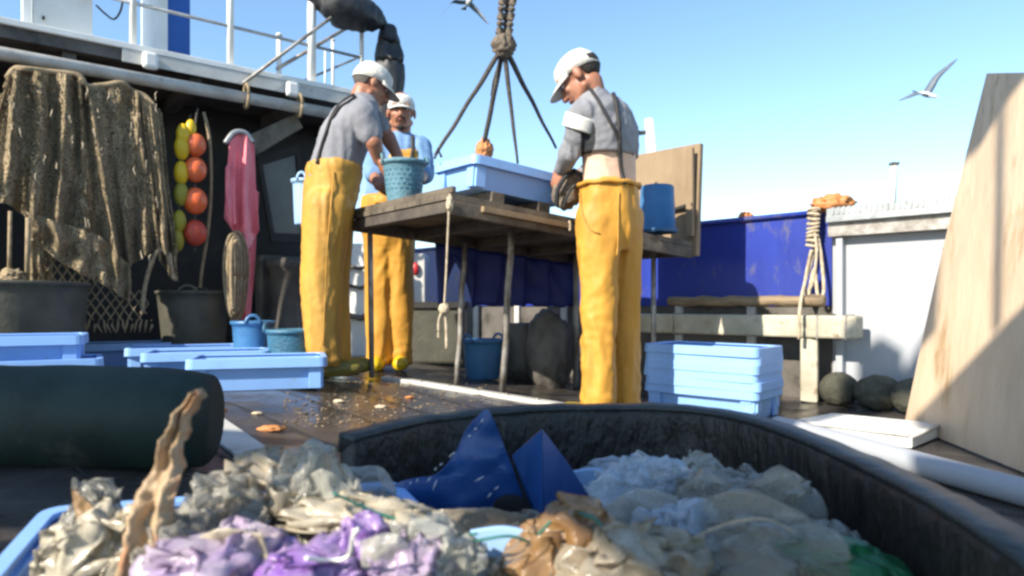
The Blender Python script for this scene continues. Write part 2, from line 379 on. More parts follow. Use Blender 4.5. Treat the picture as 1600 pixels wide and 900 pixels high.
obj('under_rail', bm, m_steel, t2)
bm = bmesh.new(); q = W0 + WD * (sB - .04) + WN * .03; box(bm, q + V((0, 0, .42)), (.035, .05, .86), rz(math.atan2(WU.y, WU.x))); obj('frame_post', bm, m_hullwhite, t2, bevel=.004)
# hull skin below the deck edge
bm = wallseg(-3.2, 3.4, -2.0, -.08, off=-.1); tag(obj('hull_side', bm, m_blue), 'blue outer side of the fishing boat below its deck', 'hull')

# rusty log and white beam on the bulwark, with a post
t = thing('white_beam', 'cream white square beam on a post, running along the blue bulwark', 'beam', (1.2, 3.6, 0))
def along(px0, py0, px1, py1, d0, d1): return P(px0, py0, d0), P(px1, py1, d1)
OFF = .20
A = on_w(1338, OFF); B = on_w(960, OFF)
zc = H - (512 - HOR) * A.y / F; hh = .058
bm = bmesh.new(); A1 = A + V((0, 0, zc)); B1 = B + V((0, 0, zc))
extr(bm, [A1 + V((0, 0, -hh)), B1 + V((0, 0, -hh)), B1 + V((0, 0, hh)), A1 + V((0, 0, hh))], -WN * .10); obj('beam', bm, m_beam, t, bevel=.012)
for px in (1060, 1283, 1328):
    bm = bmesh.new(); q = on_w(px, OFF - .05) + V((0, 0, zc)); box(bm, q, (.010, .108, 2 * hh + .008), rz(math.atan2(WU.y, WU.x))); obj('band', bm, m_steel, t)
bm = bmesh.new(); q = on_w(1265, OFF - .05); box(bm, q + V((0, 0, (zc - hh) / 2)), (.085, .07, zc - hh - .002), rz(math.atan2(WU.y, WU.x) + .3)); obj('post', bm, m_beam, t, bevel=.01)
bm = bmesh.new(); A = on_w(1288, OFF - .04); B = on_w(1046, OFF - .04)
za = H - (470 - HOR) * A.y / F; pts = [A.lerp(B, i / 16) + V((0, 0, za + .004 * math.sin(i * 1.7))) for i in range(17)]
tube(bm, pts, [.030 + .003 * math.sin(i * 2.3) for i in range(17)], 10)
tag(obj('wooden_pole', bm, m_wood, smooth=True), 'rust-stained round pole lying just above the cream beam', 'pole')
# rope coil hanging over bulwark
t = thing('hanging_rope', 'knotted cream rope hanging over the end of the blue bulwark', 'rope', tuple(on_w(1268, .05)))
def wp(px, py, off): q = on_w(px, off); q.z = H - (py - HOR) * q.y / F; return q
bm = bmesh.new()
tube(bm, spline([wp(1283, 318, .02), wp(1274, 345, .06), wp(1270, 400, .07), wp(1258, 440, .1), wp(1250, 480, .25), wp(1248, 530, .26)]), .009)
tube(bm, spline([wp(1274, 350, .06), wp(1283, 400, .07), wp(1287, 455, .09), wp(1278, 462, .1), wp(1272, 420, .09), wp(1262, 465, .1), wp(1258, 440, .09), wp(1268, 390, .09)]), .009)
tube(bm, spline([wp(1268, 340, .07), wp(1276, 390, .1), wp(1270, 440, .1), wp(1262, 455, .1)]), .008)
obj('strand', bm, m_rope, t, smooth=True)
bm = bmesh.new()
for k in range(9):
    q = wp(1272 - k * .4, 328 + k * 7, .075); s_ = .028
    tube(bm, [q + WU * s_ * math.cos(a) + WN * s_ * .7 * math.sin(a) + V((0, 0, .006 * math.sin(a + k))) for a in [2 * math.pi * i / 12 for i in range(13)]], .008)
obj('lashing', bm, m_rope, t, smooth=True)
def crumple(c, r, seed, amp=.35, fr=2.2, m=None, sub=4, cut=None, bag=False):
    bm = bmesh.new(); bmesh.ops.create_icosphere(bm, subdivisions=sub, radius=1); o = V((seed * 7.13, seed * 3.7, seed * 1.9))
    rg = random.Random(seed)
    dirs = [(V((rg.gauss(0, 1), rg.gauss(0, 1), rg.gauss(0, 1))).normalized(), rg.uniform(.7, 2.6), rg.random()) for _ in range(9)]
    peaks = [V((rg.gauss(0, 1), rg.gauss(0, 1), abs(rg.gauss(0, 1)) + .2)).normalized() for _ in range(5)]
    for v in bm.verts:
        n = v.co.normalized()
        if bag:                                            # straight creases between flattish facets, a few pulled corners
            def vn(f_, k_): 
                q_ = n * f_ + o * k_
                return V((.42 - abs(noise.noise(q_)) * 2, .42 - abs(noise.noise(q_ + V((17, 3, 5)))) * 2, .42 - abs(noise.noise(q_ + V((5, 31, 9)))) * 2))
            w1_ = vn(1.1, 1); n_ = n; n = n + w1_ * .25
            disp = w1_ * .40 + vn(1.9, 2) * .34 + vn(4.2, 3) * .065 * min(fr / 2, 1.2) + vn(9, 4) * .015
            n = n_; v.co = n_
            for i_, (dr, fq, ph) in enumerate(dirs[:6]):
                x = ((n_ + w1_ * .3).dot(dr) * fq * 1.6 + ph) % 1.0; disp += dr.cross(n_) * (abs(x - .5) * 2 - .5) * .10
            q = n_ * .92 + disp * amp; v.co = V((q.x * r[0], q.y * r[1], q.z * r[2])); continue
        else:
            d = 1 + amp * (abs(noise.noise(n * fr + o)) * -1.6 + .35 + .55 * (.5 - abs(noise.noise(n * fr * 2.7 + o))) + .3 * (.4 - abs(noise.noise(n * fr * 6.1 + o))))
        q = n * d; v.co = V((q.x * r[0], q.y * r[1], q.z * r[2]))
    if m: bmesh.ops.transform(bm, matrix=m.to_4x4(), verts=bm.verts)
    bmesh.ops.translate(bm, vec=V(c), verts=bm.verts); return bm
q = wp(1303, 319, -.02); tag(obj('orange_net_bundle', crumple(q + V((0, 0, .0)), (.10, .07, .045), 3, .5), m_scrapo, smooth=True), 'orange net bundle lying on top of the bulwark above the hanging rope', 'net bundle')
q = wp(1165, 340, -.02); q.z += .0; tag(obj('brown_rag', crumple(q, (.035, .03, .03), 5, .6), m_scrapo, smooth=True), 'small brown rag on the blue bulwark top', 'rag')
# dark fender rolls at the foot of the wall, bright hatch, pipe
for i, (px, lab) in enumerate([(1311, 'dark mossy round fender roll nearest the white post'), (1372, 'dark rough fender roll between the post roll and the plywood'), (1432, 'dark fender roll partly behind the plywood edge')]):
    q = on_w(px, .16 + .02 * i); r_ = .085
    bm = crumple(q + V((0, 0, r_ - .004)), (.09 if i == 0 else .11, .09, r_), 20 + i, .09, 3); tag(obj('fender_roll', bm, M('mossy_rubber%d' % i, (.045, .045, .03), .8, c2=(.09, .085, .06), scale=20, bump=1), smooth=True), lab, 'fender', 'dark fender rolls along the wall')
t = thing('white_hatch', 'low sunlit white hatch slab on the deck beside the plywood sheet', 'hatch', (1.3, 2.8, 0))
bm = bmesh.new(); z_ = .045
pp = [G(1228, 658, z_), G(1425, 683, z_), G(1480, 662, z_), G(1300, 645, z_)]; extr(bm, pp, (0, 0, -.041)); obj('slab', bm, m_white, t, bevel=.006)
bm = bmesh.new(); 
for a_, b_ in ((0, 1), (1, 2)):
    p, q2 = pp[a_], pp[b_]; tube(bm, [p.lerp(q2, .02) + V((0, 0, .004)), p.lerp(q2, .98) + V((0, 0, .004))], .008, 8)
obj('edge_bead', bm, m_offwhite, t, smooth=True)
bm = bmesh.new(); pts = [G(1215, 664, .03), G(1330, 695, .033), G(1450, 729, .036), G(1610, 772, .036), G(1800, 822, .036)]
tube(bm, spline(pts, 5), .036, 16); tag(obj('white_pipe', bm, m_hullwhite, smooth=True), 'long white plastic pipe lying on the deck behind the black tub', 'pipe')
# plywood sheet leaning
t = thing('plywood_sheet', 'tall pale plywood sheet leaning at the right edge, half in shadow', 'board', (1.62, 2.5, 0))
bm = bmesh.new()
pb = [P(1420, 664, 2.94), P(1600, 742, 2.12), P(1760, 800, 1.75), P(1760, 70, 1.82), P(1600, 112, 2.2), P(1550, 115, 2.72)]
pb[0].z = pb[1].z = pb[2].z = .004
pb[3] = V((pb[2].x + .10, pb[2].y + .02, 1.06)); pb[4] = V((pb[1].x + .10, pb[1].y + .03, 1.215))
tp = P(1550, 115, 2.55); pb[5] = tp
nrm = (pb[1] - pb[0]).cross(pb[5] - pb[0]).normalized()
if nrm.y < 0: nrm = -nrm
fl = lambda p: p - nrm * ((p - pb[0]).dot(nrm))
pb = [fl(p) for p in pb]
bow = [pb[5].lerp(pb[0], k / 10) for k in range(1, 10)]
side = (pb[1] - pb[0]).normalized()
bow = [p - side * (.055 * math.sin(math.pi * (k + 1) / 10) ** 1.0) * .4 for k, p in enumerate(bow)]
extr(bm, pb + bow, nrm * .018); obj('sheet', bm, m_ply, t)
bm = bmesh.new()
for (px, py) in ((1481, 590), (1475, 390), (1560, 640), (1590, 330)):
    d = 2.4; ray = (P(px, py, 1) - V((0, 0, H))); s_ = (pb[0] - V((0, 0, H))).dot(nrm) / ray.dot(nrm); q = V((0, 0, H)) + ray * s_
    ell(bm, q, (.007, .003, .009), sub=2)
obj('knots', bm, m_wood, t)['kind'] = 'stuff'
bm = bmesh.new(); c0 = V((0, 0, H))
def onply(px, py, o=-.006):
    ray = P(px, py, 1) - c0; s_ = (pb[0] - c0).dot(nrm) / ray.dot(nrm); return c0 + ray * s_ + nrm * o
tube(bm, spline([onply(1600, 545, -.01), onply(1592, 620, -.012), onply(1588, 690, -.01), onply(1586, 735, -.012)]), .0035)
tag(obj('green_rope', bm, m_greent, smooth=True), 'thin green cord hanging down the plywood at the right edge', 'cord')

# unseen steel plates added behind the camera, shaped to shade plywood, tub and wall
t = thing('steel_blocker', 'grey steel shade plates added out of view behind the viewpoint', 'blocker', (-2.5, -.6, .15))
gy = -.5
def sunward(p, y0): k = (y0 - p.y) / LD.y; return V((p.x + LD.x * k, y0, p.z + LD.z * k))
def plate(name, pts, y0=-.5, th=-.05):
    bm = bmesh.new(); extr(bm, [V((p.x, y0, p.z)) for p in [sunward(q, y0) for q in pts]], (0, th, 0)); obj(name, bm, m_steel, t)
plate('ply_shade_plate', [onply(px, py, 0) for px, py in ((1428, 662), (1500, 590), (1600, 487), (1720, 380), (1800, 380), (1800, 900), (1600, 760), (1450, 700))])
plate('deck_shade_plate', [G(1418, 712, .05), G(1440, 735, .0), G(1380, 800, 0), G(1500, 900, 0), V((1.2, .6, 0)), V((2.2, 1.6, 0)), G(1640, 770, .05), G(1600, 750, .05)], -.74)
plate('ply_shade_plate', [onply(px, py, 0) for px, py in ((1535, 60), (1700, 60), (1640, 100), (1600, 133), (1560, 180), (1520, 250), (1505, 262), (1470, 300))], -.58)
plate('wall_shade_plate', [V((q.x, q.y, H - (py - HOR) * q.y / F)) for q, py in [(on_w(px), py) for px, py in ((1460, 500), (1425, 560), (1378, 628), (1378, 665), (1520, 665), (1520, 500))]], -.66)
plate('tub_shade_plate', [V(p) for p in ((-.28, 1.0, .20), (-.28, 1.0, .38), (-.05, 1.2, .38), (.15, 1.32, .40), (.35, 1.30, .38), (.46, 1.05, .36), (.50, .7, .36), (.48, .3, .36), (.28, .42, .27), (.12, .62, .27), (.08, .74, .27), (-.02, .82, .26), (-.20, .86, .26))], -.50)
bm = bmesh.new(); a_ = sunward(onply(1567, 150, 0), -.54); b_ = sunward(onply(1560, 520, 0), -.54); tube(bm, [a_ + (a_ - b_) * .6, b_], .016, 8); obj('stay_cable', bm, m_steel, t)
bm = bmesh.new(); extr(bm, [V((x, gy, z)) for x, z in ((-4.4, 1.72), (-2.42, 1.78), (-2.42, 2.55), (-4.4, 2.6))], (0, -.05, 0)); obj('roll_shade_plate', bm, m_steel, t)  # added plate that keeps the sun off the roll
bm = bmesh.new(); box(bm, (-.5, -.53, 1.25), (.14, .14, 2.5)); obj('post', bm, m_steel, t)
bm = bmesh.new(); box(bm, (-2.32, -.53, 2.1), (.16, .14, 4.2)); obj('post', bm, m_steel, t)

# ------------------------------------------------------------------ superstructure at the left
FA = V((-2.65, 3.64, 0)); FD = V((1.47, 1.17, 0)); FU = FD.normalized(); FN = V((FU.y, -FU.x, 0))      # FN faces the camera side
def on_f(px, py, off=0.0):
    q = FA + FN * off; k = (px - 800) / F; t_ = (k * q.y - q.x) / (FD.x - k * FD.y); p = q + FD * t_
    p.z = H - (py - HOR) * p.y / F; return p
ang = math.atan2(FU.y, FU.x)
t = thing('upper_deck', 'white edged upper deck overhang of the boat above the hanging net', 'upper deck', (-2, 4.2, 2))
S0, S1 = -1.2, 1.14
def fpt(s, back, z): q = FA + FD * s - FN * back; return V((q.x, q.y, z))
bm = bmesh.new(); extr(bm, [fpt(S0, .02, 1.90), fpt(S1, .02, 1.90), fpt(S1, .02, 1.965), fpt(S0, .02, 1.965)], -FN * 1.9); obj('deck_plate', bm, m_greybrown, t)
bm = bmesh.new(); extr(bm, [fpt(S0, 0, 1.965), fpt(S1, 0, 1.965), fpt(S1, 0, 2.0), fpt(S0, 0, 2.0)], -FN * 1.92); obj('white_edge', bm, m_white, t, bevel=.004)
bm = bmesh.new(); extr(bm, [fpt(.30, .015, 1.89), fpt(S1, .015, 1.885), fpt(S1, .015, 1.963), fpt(.30, .015, 1.963)], -FN * -.012); obj('lower_trim', bm, m_offwhite, t)
for s in [-.9, -.55, -.2, .15, .5, .85, 1.1]:
    bm = bmesh.new(); extr(bm, [fpt(s, .06, 1.82), fpt(s + .035, .06, 1.82), fpt(s + .035, .06, 1.897), fpt(s, .06, 1.897)], -FN * 1.7); obj('deck_beam', bm, m_greybrown, t)
for px in (235, 457):
    bm = bmesh.new(); q = on_f(px, 95 if px < 300 else 140, .02); box(bm, q, (.085, .05, .10), rz(ang)); obj('bracket', bm, m_white, t, bevel=.02)
bm = bmesh.new(); tube(bm, [fpt(S0, -.02, 1.80), fpt(.98, -.02, 1.80)], .036, 14)
tg = tag(obj('net_pole', bm, m_pole, smooth=True), 'long grey pipe under the upper deck edge that carries the net', 'pipe')
for px, py, lb in ((385, 150, 'loop of rope round the grey pipe, just left of the slanting timber brace'), (468, 165, 'loop of rope round the grey pipe, at its right end')):
    bm = bmesh.new(); q = on_f(px, py, .03)
    tube(bm, [q + FN * .045 * math.cos(a) + V((0, 0, .075 * math.sin(a))) for a in [2 * math.pi * i / 14 for i in range(15)]], .010)
    tag(obj('pipe_lashing', bm, m_twine, smooth=True), lb, 'rope')
t = thing('wheelhouse', 'dark shaded rear wall of the wheelhouse behind the net and floats', 'wheelhouse', (-2.6, 4.8, .15))
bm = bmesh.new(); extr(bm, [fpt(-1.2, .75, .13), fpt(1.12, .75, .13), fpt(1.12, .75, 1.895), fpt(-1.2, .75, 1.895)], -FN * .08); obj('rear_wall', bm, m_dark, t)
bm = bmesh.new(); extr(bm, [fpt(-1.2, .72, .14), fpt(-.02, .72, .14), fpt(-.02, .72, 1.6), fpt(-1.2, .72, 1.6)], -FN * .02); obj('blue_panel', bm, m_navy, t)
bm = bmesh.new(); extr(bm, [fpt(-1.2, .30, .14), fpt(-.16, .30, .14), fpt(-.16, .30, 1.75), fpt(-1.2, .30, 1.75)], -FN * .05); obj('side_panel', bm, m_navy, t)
# stair/door frame with a dull window, dark machine
t = thing('side_door', 'tilted dark frame with a dull grey pane, beside the pink oilskins', 'door', tuple(on_f(430, 530, -.35)))
bm = bmesh.new(); qq = [on_f(402, 245, -.35), on_f(468, 225, -.35), on_f(480, 380, -.35), on_f(425, 378, -.35)]
cen = sum(qq, V()) / 4
inn = [cen + (p - cen) * .80 for p in qq]
for i in range(4):
    j = (i + 1) % 4; extr(bm, [qq[i], qq[j], inn[j], inn[i]], -FN * .05)
obj('frame', bm, m_dark, t); bm = bmesh.new(); extr(bm, [p - FN * .02 for p in inn], -FN * .01); obj('pane', bm, m_glass, t)
t = thing('winch_housing', 'dark grey drum winch under the overhang behind the yellow trousers', 'winch', tuple(on_f(450, 560, -.3)))
q = on_f(452, 520, -.3); zt = on_f(452, 400, -.3).z
bm = bmesh.new(); lathe(bm, (q.x, q.y, .14), [(.001, 0), (.16, 0), (.16, .04), (.13, .06), (.13, zt - .25), (.16, zt - .22), (.16, zt - .16), (.001, zt - .15)], 24); obj('drum', bm, m_greybrown, t, smooth=True)
bm = bmesh.new(); box(bm, (q.x - .05, q.y + .22, .5), (.5, .12, .72), rz(ang)); obj('housing', bm, m_greybrown, t, bevel=.02)
t = thing('support_brace', 'slanting weathered timber brace under the overhang beside the pink oilskins', 'brace', tuple(on_f(400, 240, -.05)))
bm = bmesh.new(); a = on_f(385, 232, -.02); b = on_f(468, 188, -.05); d = (b - a).normalized(); u = V((0, 0, 1)) - d * d.z; u.normalize()
extr(bm, [a - u * .065, b - u * .05, b + u * .05, a + u * .065], -FN * .06); obj('timber', bm, m_woodh, t, bevel=.006)
# rope coil
bm = bmesh.new(); 
for k in range(9):
    c = on_f(367 + 3 * (k % 3 - 1), 432 + 4 * (k % 2), .17 - .009 * k); w_ = .010 + .0065 * k; h_ = .20 + .009 * k
    tube(bm, [c + FU * w_ * math.cos(a) * (1 + .2 * math.sin(a)) + V((0, 0, h_ * math.sin(a))) for a in [2 * math.pi * i / 26 for i in range(27)]], .012, up=FN)
tag(obj('rope_coil', bm, m_twine, smooth=True), 'long coil of tan rope hanging below the pink oilskins', 'rope coil')
# pink oilskins
def cloth(name, top, bot, mat, off, amp, nu=40, nv=50, seed=0, parent=None, fr=5, th=.004, fine=0):
    """hanging cloth between two px polylines in the overhang's plane, folds running down"""
    bm = bmesh.new(); g = []
    T = spline([V((*p, 0)) for p in top], 8); Bt = spline([V((*p, 0)) for p in bot], 8)
    def samp(L_, u): x = u * (len(L_) - 1); i = min(int(x), len(L_) - 2); return L_[i].lerp(L_[i + 1], x - i)
    for i in range(nu + 1):
        u = i / nu; row = []
        for j in range(nv + 1):
            v = j / nv; p = samp(T, u).lerp(samp(Bt, u), v)
            o = off + amp * (math.sin(u * fr * 6.28 + 2 * noise.noise(V((u * 3, v * 1.5, seed)))) * .5 + noise.noise(V((u * fr * 2, v * 2, seed + 5)))) * (.4 + .6 * v)
            if fine: o += fine * (noise.noise(V((u * 38, v * 5, seed))) + .6 * noise.noise(V((u * 80, v * 16, seed))) + .5 * noise.noise(V((u * 22, v * 22, seed))))
            row.append(bm.verts.new(on_f(p.x, p.y, o)))
        g.append(row)
    for i in range(nu):
        for j in range(nv): bm.faces.new((g[i][j], g[i][j + 1], g[i + 1][j + 1], g[i + 1][j]))
    o = obj(name, bm, mat, parent, smooth=True); s_ = o.modifiers.new('thick', 'SOLIDIFY'); s_.thickness = th; return o
t = thing('pink_oilskins', 'pink oilskin garment hanging under the overhang next to the floats', 'oilskins', tuple(on_f(378, 500, .03)))
cloth('coat', [(358, 222), (372, 210), (388, 210), (396, 226)], [(350, 340), (366, 365), (384, 395), (404, 360)], m_pink, .05, .05, seed=3, parent=t, fr=2)
cloth('leg', [(352, 262), (358, 255), (366, 258)], [(352, 330), (360, 352), (370, 350)], m_pink, .08, .03, 16, 30, seed=8, parent=t, fr=1)
cloth('trouser_leg', [(378, 300), (390, 290), (404, 300)], [(374, 500), (381, 503), (392, 496)], m_pink, -.005, .04, 20, 40, seed=9, parent=t, fr=2)
bm = bmesh.new(); tube(bm, spline([on_f(352, 224, .05), on_f(366, 207, .05), on_f(384, 208, .05), on_f(395, 222, .05)]), .016, 8); obj('collar', bm, m_galv, t, smooth=True)
# floats
t = thing('orange_float_string', 'string of four round orange floats, the lowest faded red', 'floats', tuple(on_f(305, 384, .08)))
for py, r_, mt, lb in ((226, .066, m_or, None), (265, .070, m_or, None), (314, .074, m_or, None), (364, .072, m_or2, 'faded red lowest float')):
    q = on_f(305, py, .08); bm = bmesh.new(); bmesh.ops.create_uvsphere(bm, u_segments=24, v_segments=16, radius=r_, matrix=Matrix.Translation(q) @ Matrix.Diagonal((.9, .9, 1.08, 1)))
    o = obj('float', bm, mt, t, smooth=True)
    if lb: o['label'] = lb
bm = bmesh.new(); tube(bm, spline([on_f(309, 170, 0), on_f(305, 200, .08), on_f(305, 300, .08), on_f(305, 392, .08)]), .006); obj('cord', bm, m_drope, t)
t = thing('yellow_float_string', 'string of oval yellow floats turning olive downwards, beside the orange ones', 'floats', tuple(on_f(284, 392, .08)))
for px, py, mt, sz in ((298, 201, m_ye, .034), (286, 211, m_ye, .042), (284, 231, m_ye, .046), (283, 270, m_ye, .044), (283, 303, m_yg, .044), (280, 346, m_yg, .042), (277, 376, m_yg, .042)):
    q = on_f(px, py, .09); bm = bmesh.new(); bmesh.ops.create_uvsphere(bm, u_segments=20, v_segments=14, radius=sz, matrix=Matrix.Translation(q) @ Matrix.Diagonal((.9, .9, 1.6, 1))); obj('float', bm, mt, t, smooth=True)
bm = bmesh.new(); tube(bm, spline([on_f(298, 180, 0), on_f(285, 230, .09), on_f(282, 300, .09), on_f(276, 395, .09)]), .006); obj('cord', bm, m_drope, t)
bm = bmesh.new(); tube(bm, spline([on_f(318, 176, 0), on_f(327, 215, .05), on_f(330, 290, .05), on_f(325, 360, .04), on_f(316, 420, .02), on_f(313, 450, 0)]), .010)
tag(obj('bowed_cane', bm, m_twine, smooth=True), 'thin pale bowed cane hanging right of the orange floats', 'cane')
# ------------------------------------------------------------------ the net
t = thing('fishing_net', 'large brown fishing net draped in folds from the pipe at the left', 'fishing net', tuple(on_f(130, 500, .1)))
TOP = [(14, 122), (26, 110), (75, 112), (120, 120), (132, 134), (190, 130), (222, 150), (250, 172)]
BOT = [(-70, 335), (10, 318), (70, 372), (120, 405), (185, 425), (208, 412), (244, 392), (276, 408)]
cloth('drape', TOP, BOT, m_net, .12, .085, 190, 120, seed=1, parent=t, fr=9, th=.01, fine=.018)
cloth('side_fold', [(222, 150), (236, 160), (244, 172)], [(248, 400), (262, 425), (276, 440)], m_net, .14, .06, 24, 70, seed=4, parent=t, fr=2, th=.01)
cloth('lower_fold', [(40, 330), (100, 350), (160, 372), (205, 420)], [(52, 375), (110, 418), (165, 448), (200, 470)], m_net, .17, .08, 60, 30, seed=6, parent=t, fr=5, th=.01)
cloth('hanging_strip', [(42, 330), (60, 345), (80, 352)], [(46, 445), (62, 450), (78, 448)], m_net, .13, .05, 24, 40, seed=7, parent=t, fr=2, th=.01)
bm = bmesh.new()
tube(bm, spline([on_f(x, y, .10 + .02 * math.sin(x)) for x, y in ((12, 122), (24, 108), (40, 108), (75, 112), (122, 118), (134, 134), (160, 134), (190, 130), (205, 142), (225, 150), (240, 166))]), [.018] * 0 or .017, 8)
obj('head_rope', bm, m_twine, t, smooth=True)
bm = bmesh.new()
for k in range(38):                                       # pale twine ends added in place of glints on the net folds
    px = random.uniform(0, 250); py = random.uniform(130, 400); 
    if py > 300 + .45 * px: continue
    q = [on_f(px + random.uniform(-2, 2), py + i * random.uniform(3, 7), .20 + .03 * noise.noise(V((px * .1, py * .02, 0))) + .006 * math.sin(i + k)) for i in range(4)]
    tube(bm, q, [.001, .0032, .003, .001], 5)
obj('glint_twine', bm, m_rope, t, smooth=True)['kind'] = 'stuff'
# coarse meshes below
def inm(px, py):
    lo = 390 + (px - 60) * .40; right = 238 - (py - 440) * .1
    return 60 <= px <= right and lo <= py <= 505
bm = bmesh.new(); cx, cy = 15.0, 21.0
cache = {}
for sgn in (1, -1):
    for k in range(-40, 60):
        run = []
        for j in range(0, 30):
            py = 380 + j * cy / 4; px = k * cx + sgn * (py - 380) * cx / cy
            zig = 1.5 * noise.noise(V((px * .03, py * .03, 2))) * 2
            if inm(px, py): run.append(on_f(px + zig, py + zig, .10 + .015 * noise.noise(V((px * .02, py * .02, 0)))))
            else:
                if len(run) > 1: tube(bm, run, .0042, 5)
                run = []
        if len(run) > 1: tube(bm, run, .0042, 5)
for k in range(24):
    px = 66 + k * 7.4; q = on_f(px, 500, .10); tube(bm, [q, q + V((random.uniform(-.01, .01), 0, -.03)), q + V((random.uniform(-.02, .02), 0, -.07))], [.005, .007, .003], 5)
obj('coarse_mesh', bm, m_twine, t, smooth=True)
bm = bmesh.new(); tube(bm, spline([on_f(262, 400, .14), on_f(246, 392, .15), on_f(228, 440, .14), on_f(222, 490, .13)]), .012); tube(bm, spline([on_f(264, 395, .15), on_f(270, 430, .15), on_f(276, 436, .15)]), .014); obj('edge_rope', bm, m_twine, t, smooth=True)
t = thing('mooring_line', 'vertical pale cord with a knot, hanging over the large black tub', 'cord', tuple(on_f(16, 440, .1)))
bm = bmesh.new(); tube(bm, [on_f(16, 330, .25), on_f(14, 440, .25)], .009); tube(bm, [on_f(44, 340, .25), on_f(42, 445, .25)], .012)
obj('cord', bm, m_twine, t, smooth=True)
ob = crumple(on_f(18, 432, .25), (.05, .04, .035), 9, .5); obj('knot', ob, m_twine, t, smooth=True)

# ------------------------------------------------------------------ on the upper deck
def up_f(px, z, back): q = on_f(px, 0, -back); q.z = z; return q
t = thing('deck_railing', 'white tubular railing along the edge of the upper deck', 'railing', tuple(up_f(350, 2.0, .1)))
for px, r_ in ((208, .020), (360, .022), (487, .030), (565, .016)):
    bm = bmesh.new(); tube(bm, [up_f(px, 1.99, .1), up_f(px, 2.95, .1)], r_, 12); obj('post', bm, m_white, t, smooth=True)
for z in (2.27, 2.62, 2.95):
    bm = bmesh.new(); tube(bm, [up_f(100, z, .1), up_f(565, z, .1)], .011, 8); obj('rail', bm, m_galv, t, smooth=True)
bm = bmesh.new(); tube(bm, [on_f(380, 130, .02), on_f(560, -4, .02)], .011, 8); obj('brace', bm, m_steel, t, smooth=True)
bm = bmesh.new(); tube(bm, [on_f(432, 108, -.3), on_f(545, 42, -.3)], .013, 8); obj('brace', bm, m_steel, t, smooth=True)
bm = bmesh.new(); tube(bm, [on_f(470, 128, -.6), on_f(560, 90, -.6)], .009, 8); obj('brace', bm, m_steel, t, smooth=True)
t = thing('white_cabin', 'bright white cabin block standing on the upper deck at the far left', 'cabin', tuple(up_f(90, 2.0, .3)))
bm = bmesh.new(); a = up_f(50, 2.0, .15); b = up_f(145, 2.0, .15); extr(bm, [a, b, b + V((0, 0, 1.1)), a + V((0, 0, 1.1))], -FN * .7); obj('walls', bm, m_white, t, bevel=.01)
bm = bmesh.new(); a = up_f(34, 2.0, .12); b = up_f(49, 2.0, .12); extr(bm, [a, b, b + V((0, 0, 1.1)), a + V((0, 0, 1.1))], -FN * .05); obj('door_post', bm, m_white, t, bevel=.006)
q = on_f(68, 28, -.14); bm = bmesh.new(); ell(bm, q, (.008, .008, .012), sub=2); obj('bolt', bm, m_dark, t)
t = thing('blue_funnel', 'blue funnel panel with a white corner post on the upper deck', 'funnel', tuple(up_f(270, 2.0, .5)))
bm = bmesh.new(); a = up_f(262, 2.0, .5); b = up_f(297, 2.0, .5); extr(bm, [a, b, b + V((0, 0, 1.2)), a + V((0, 0, 1.2))], -FN * .5); obj('blue_side', bm, m_funnel, t)
bm = bmesh.new(); a = up_f(246, 2.0, .45); b = up_f(262, 2.0, .45); extr(bm, [a, b, b + V((0, 0, 1.2)), a + V((0, 0, 1.2))], -FN * .5); obj('white_post', bm, m_white, t)
bm = bmesh.new(); tube(bm, spline([on_f(150, 8, -.3), on_f(165, 22, -.3), on_f(178, 30, -.3), on_f(188, 18, -.3), on_f(192, 0, -.3)]), .006); tag(obj('loose_cable', bm, m_drope), 'thin dark cable sagging behind the railing near the white cabin', 'cable')
for px, py0, r_, lb in ((436, 52, .018, 'short white vent pipe with a dark cap on the upper deck'), (520, 60, .012, 'thin white stanchion on the upper deck left of the capped men'), (508, 75, .007, 'thinnest white aerial rod on the upper deck')):
    q = up_f(px, 1.99, .5); zt = H - (py0 - HOR) * q.y / F
    bm = bmesh.new(); tube(bm, [q, V((q.x, q.y, zt - .02))], r_, 10); tube(bm, [V((q.x, q.y, zt - .02)), V((q.x, q.y, zt))], [r_ * 1.5, r_ * .9], 10)
    tag(obj('vent_pipe' if r_ > .015 else 'stanchion', bm, m_white, smooth=True), lb, 'pipe')
# tarp bundle + hanging black net
def fold_tube(name, pts, rads, mat, seed, parent=None, n=28, amp=.16):
    bm = bmesh.new(); tube(bm, spline(pts, 8), [r_ for r_ in _interp(rads, (len(pts) - 1) * 8 + 1)], n)
    for v in bm.verts:
        pass
    b2 = bm; b2.normal_update()
    mv = []
    for v in b2.verts:
        mv.append((v, v.normal * (.03 * noise.noise(V((v.co.x * 24, v.co.y * 24, v.co.z * 4 + seed))))))
    for v, d in mv: v.co += d
    return obj(name, b2, mat, parent, smooth=True)
def _interp(r, n):
    out = []
    for i in range(n):
        x = i / (n - 1) * (len(r) - 1); k = min(int(x), len(r) - 2); out.append(r[k] + (r[k + 1] - r[k]) * (x - k))
    return out
o = fold_tube('furled_tarpaulin', [on_f(455, -40, -.1), on_f(505, -8, -.05), on_f(535, 12, 0), on_f(575, 26, 0), on_f(604, 40, 0)], [.02, .10, .135, .11, .015], m_tarp, 2)
tag(o, 'black tarpaulin furled and sagging beside the upper deck railing', 'tarpaulin')
o = fold_tube('dark_net_bundle', [on_f(612, 38, 0), on_f(608, 60, 0), on_f(608, 110, 0), on_f(604, 170, 0), on_f(600, 260, 0)], [.012, .08, .11, .10, .07], m_tarp, 5)
tag(o, 'dark narrow net bundle hanging straight down behind the two left men', 'net bundle')
# white sling lines top left gull handled below

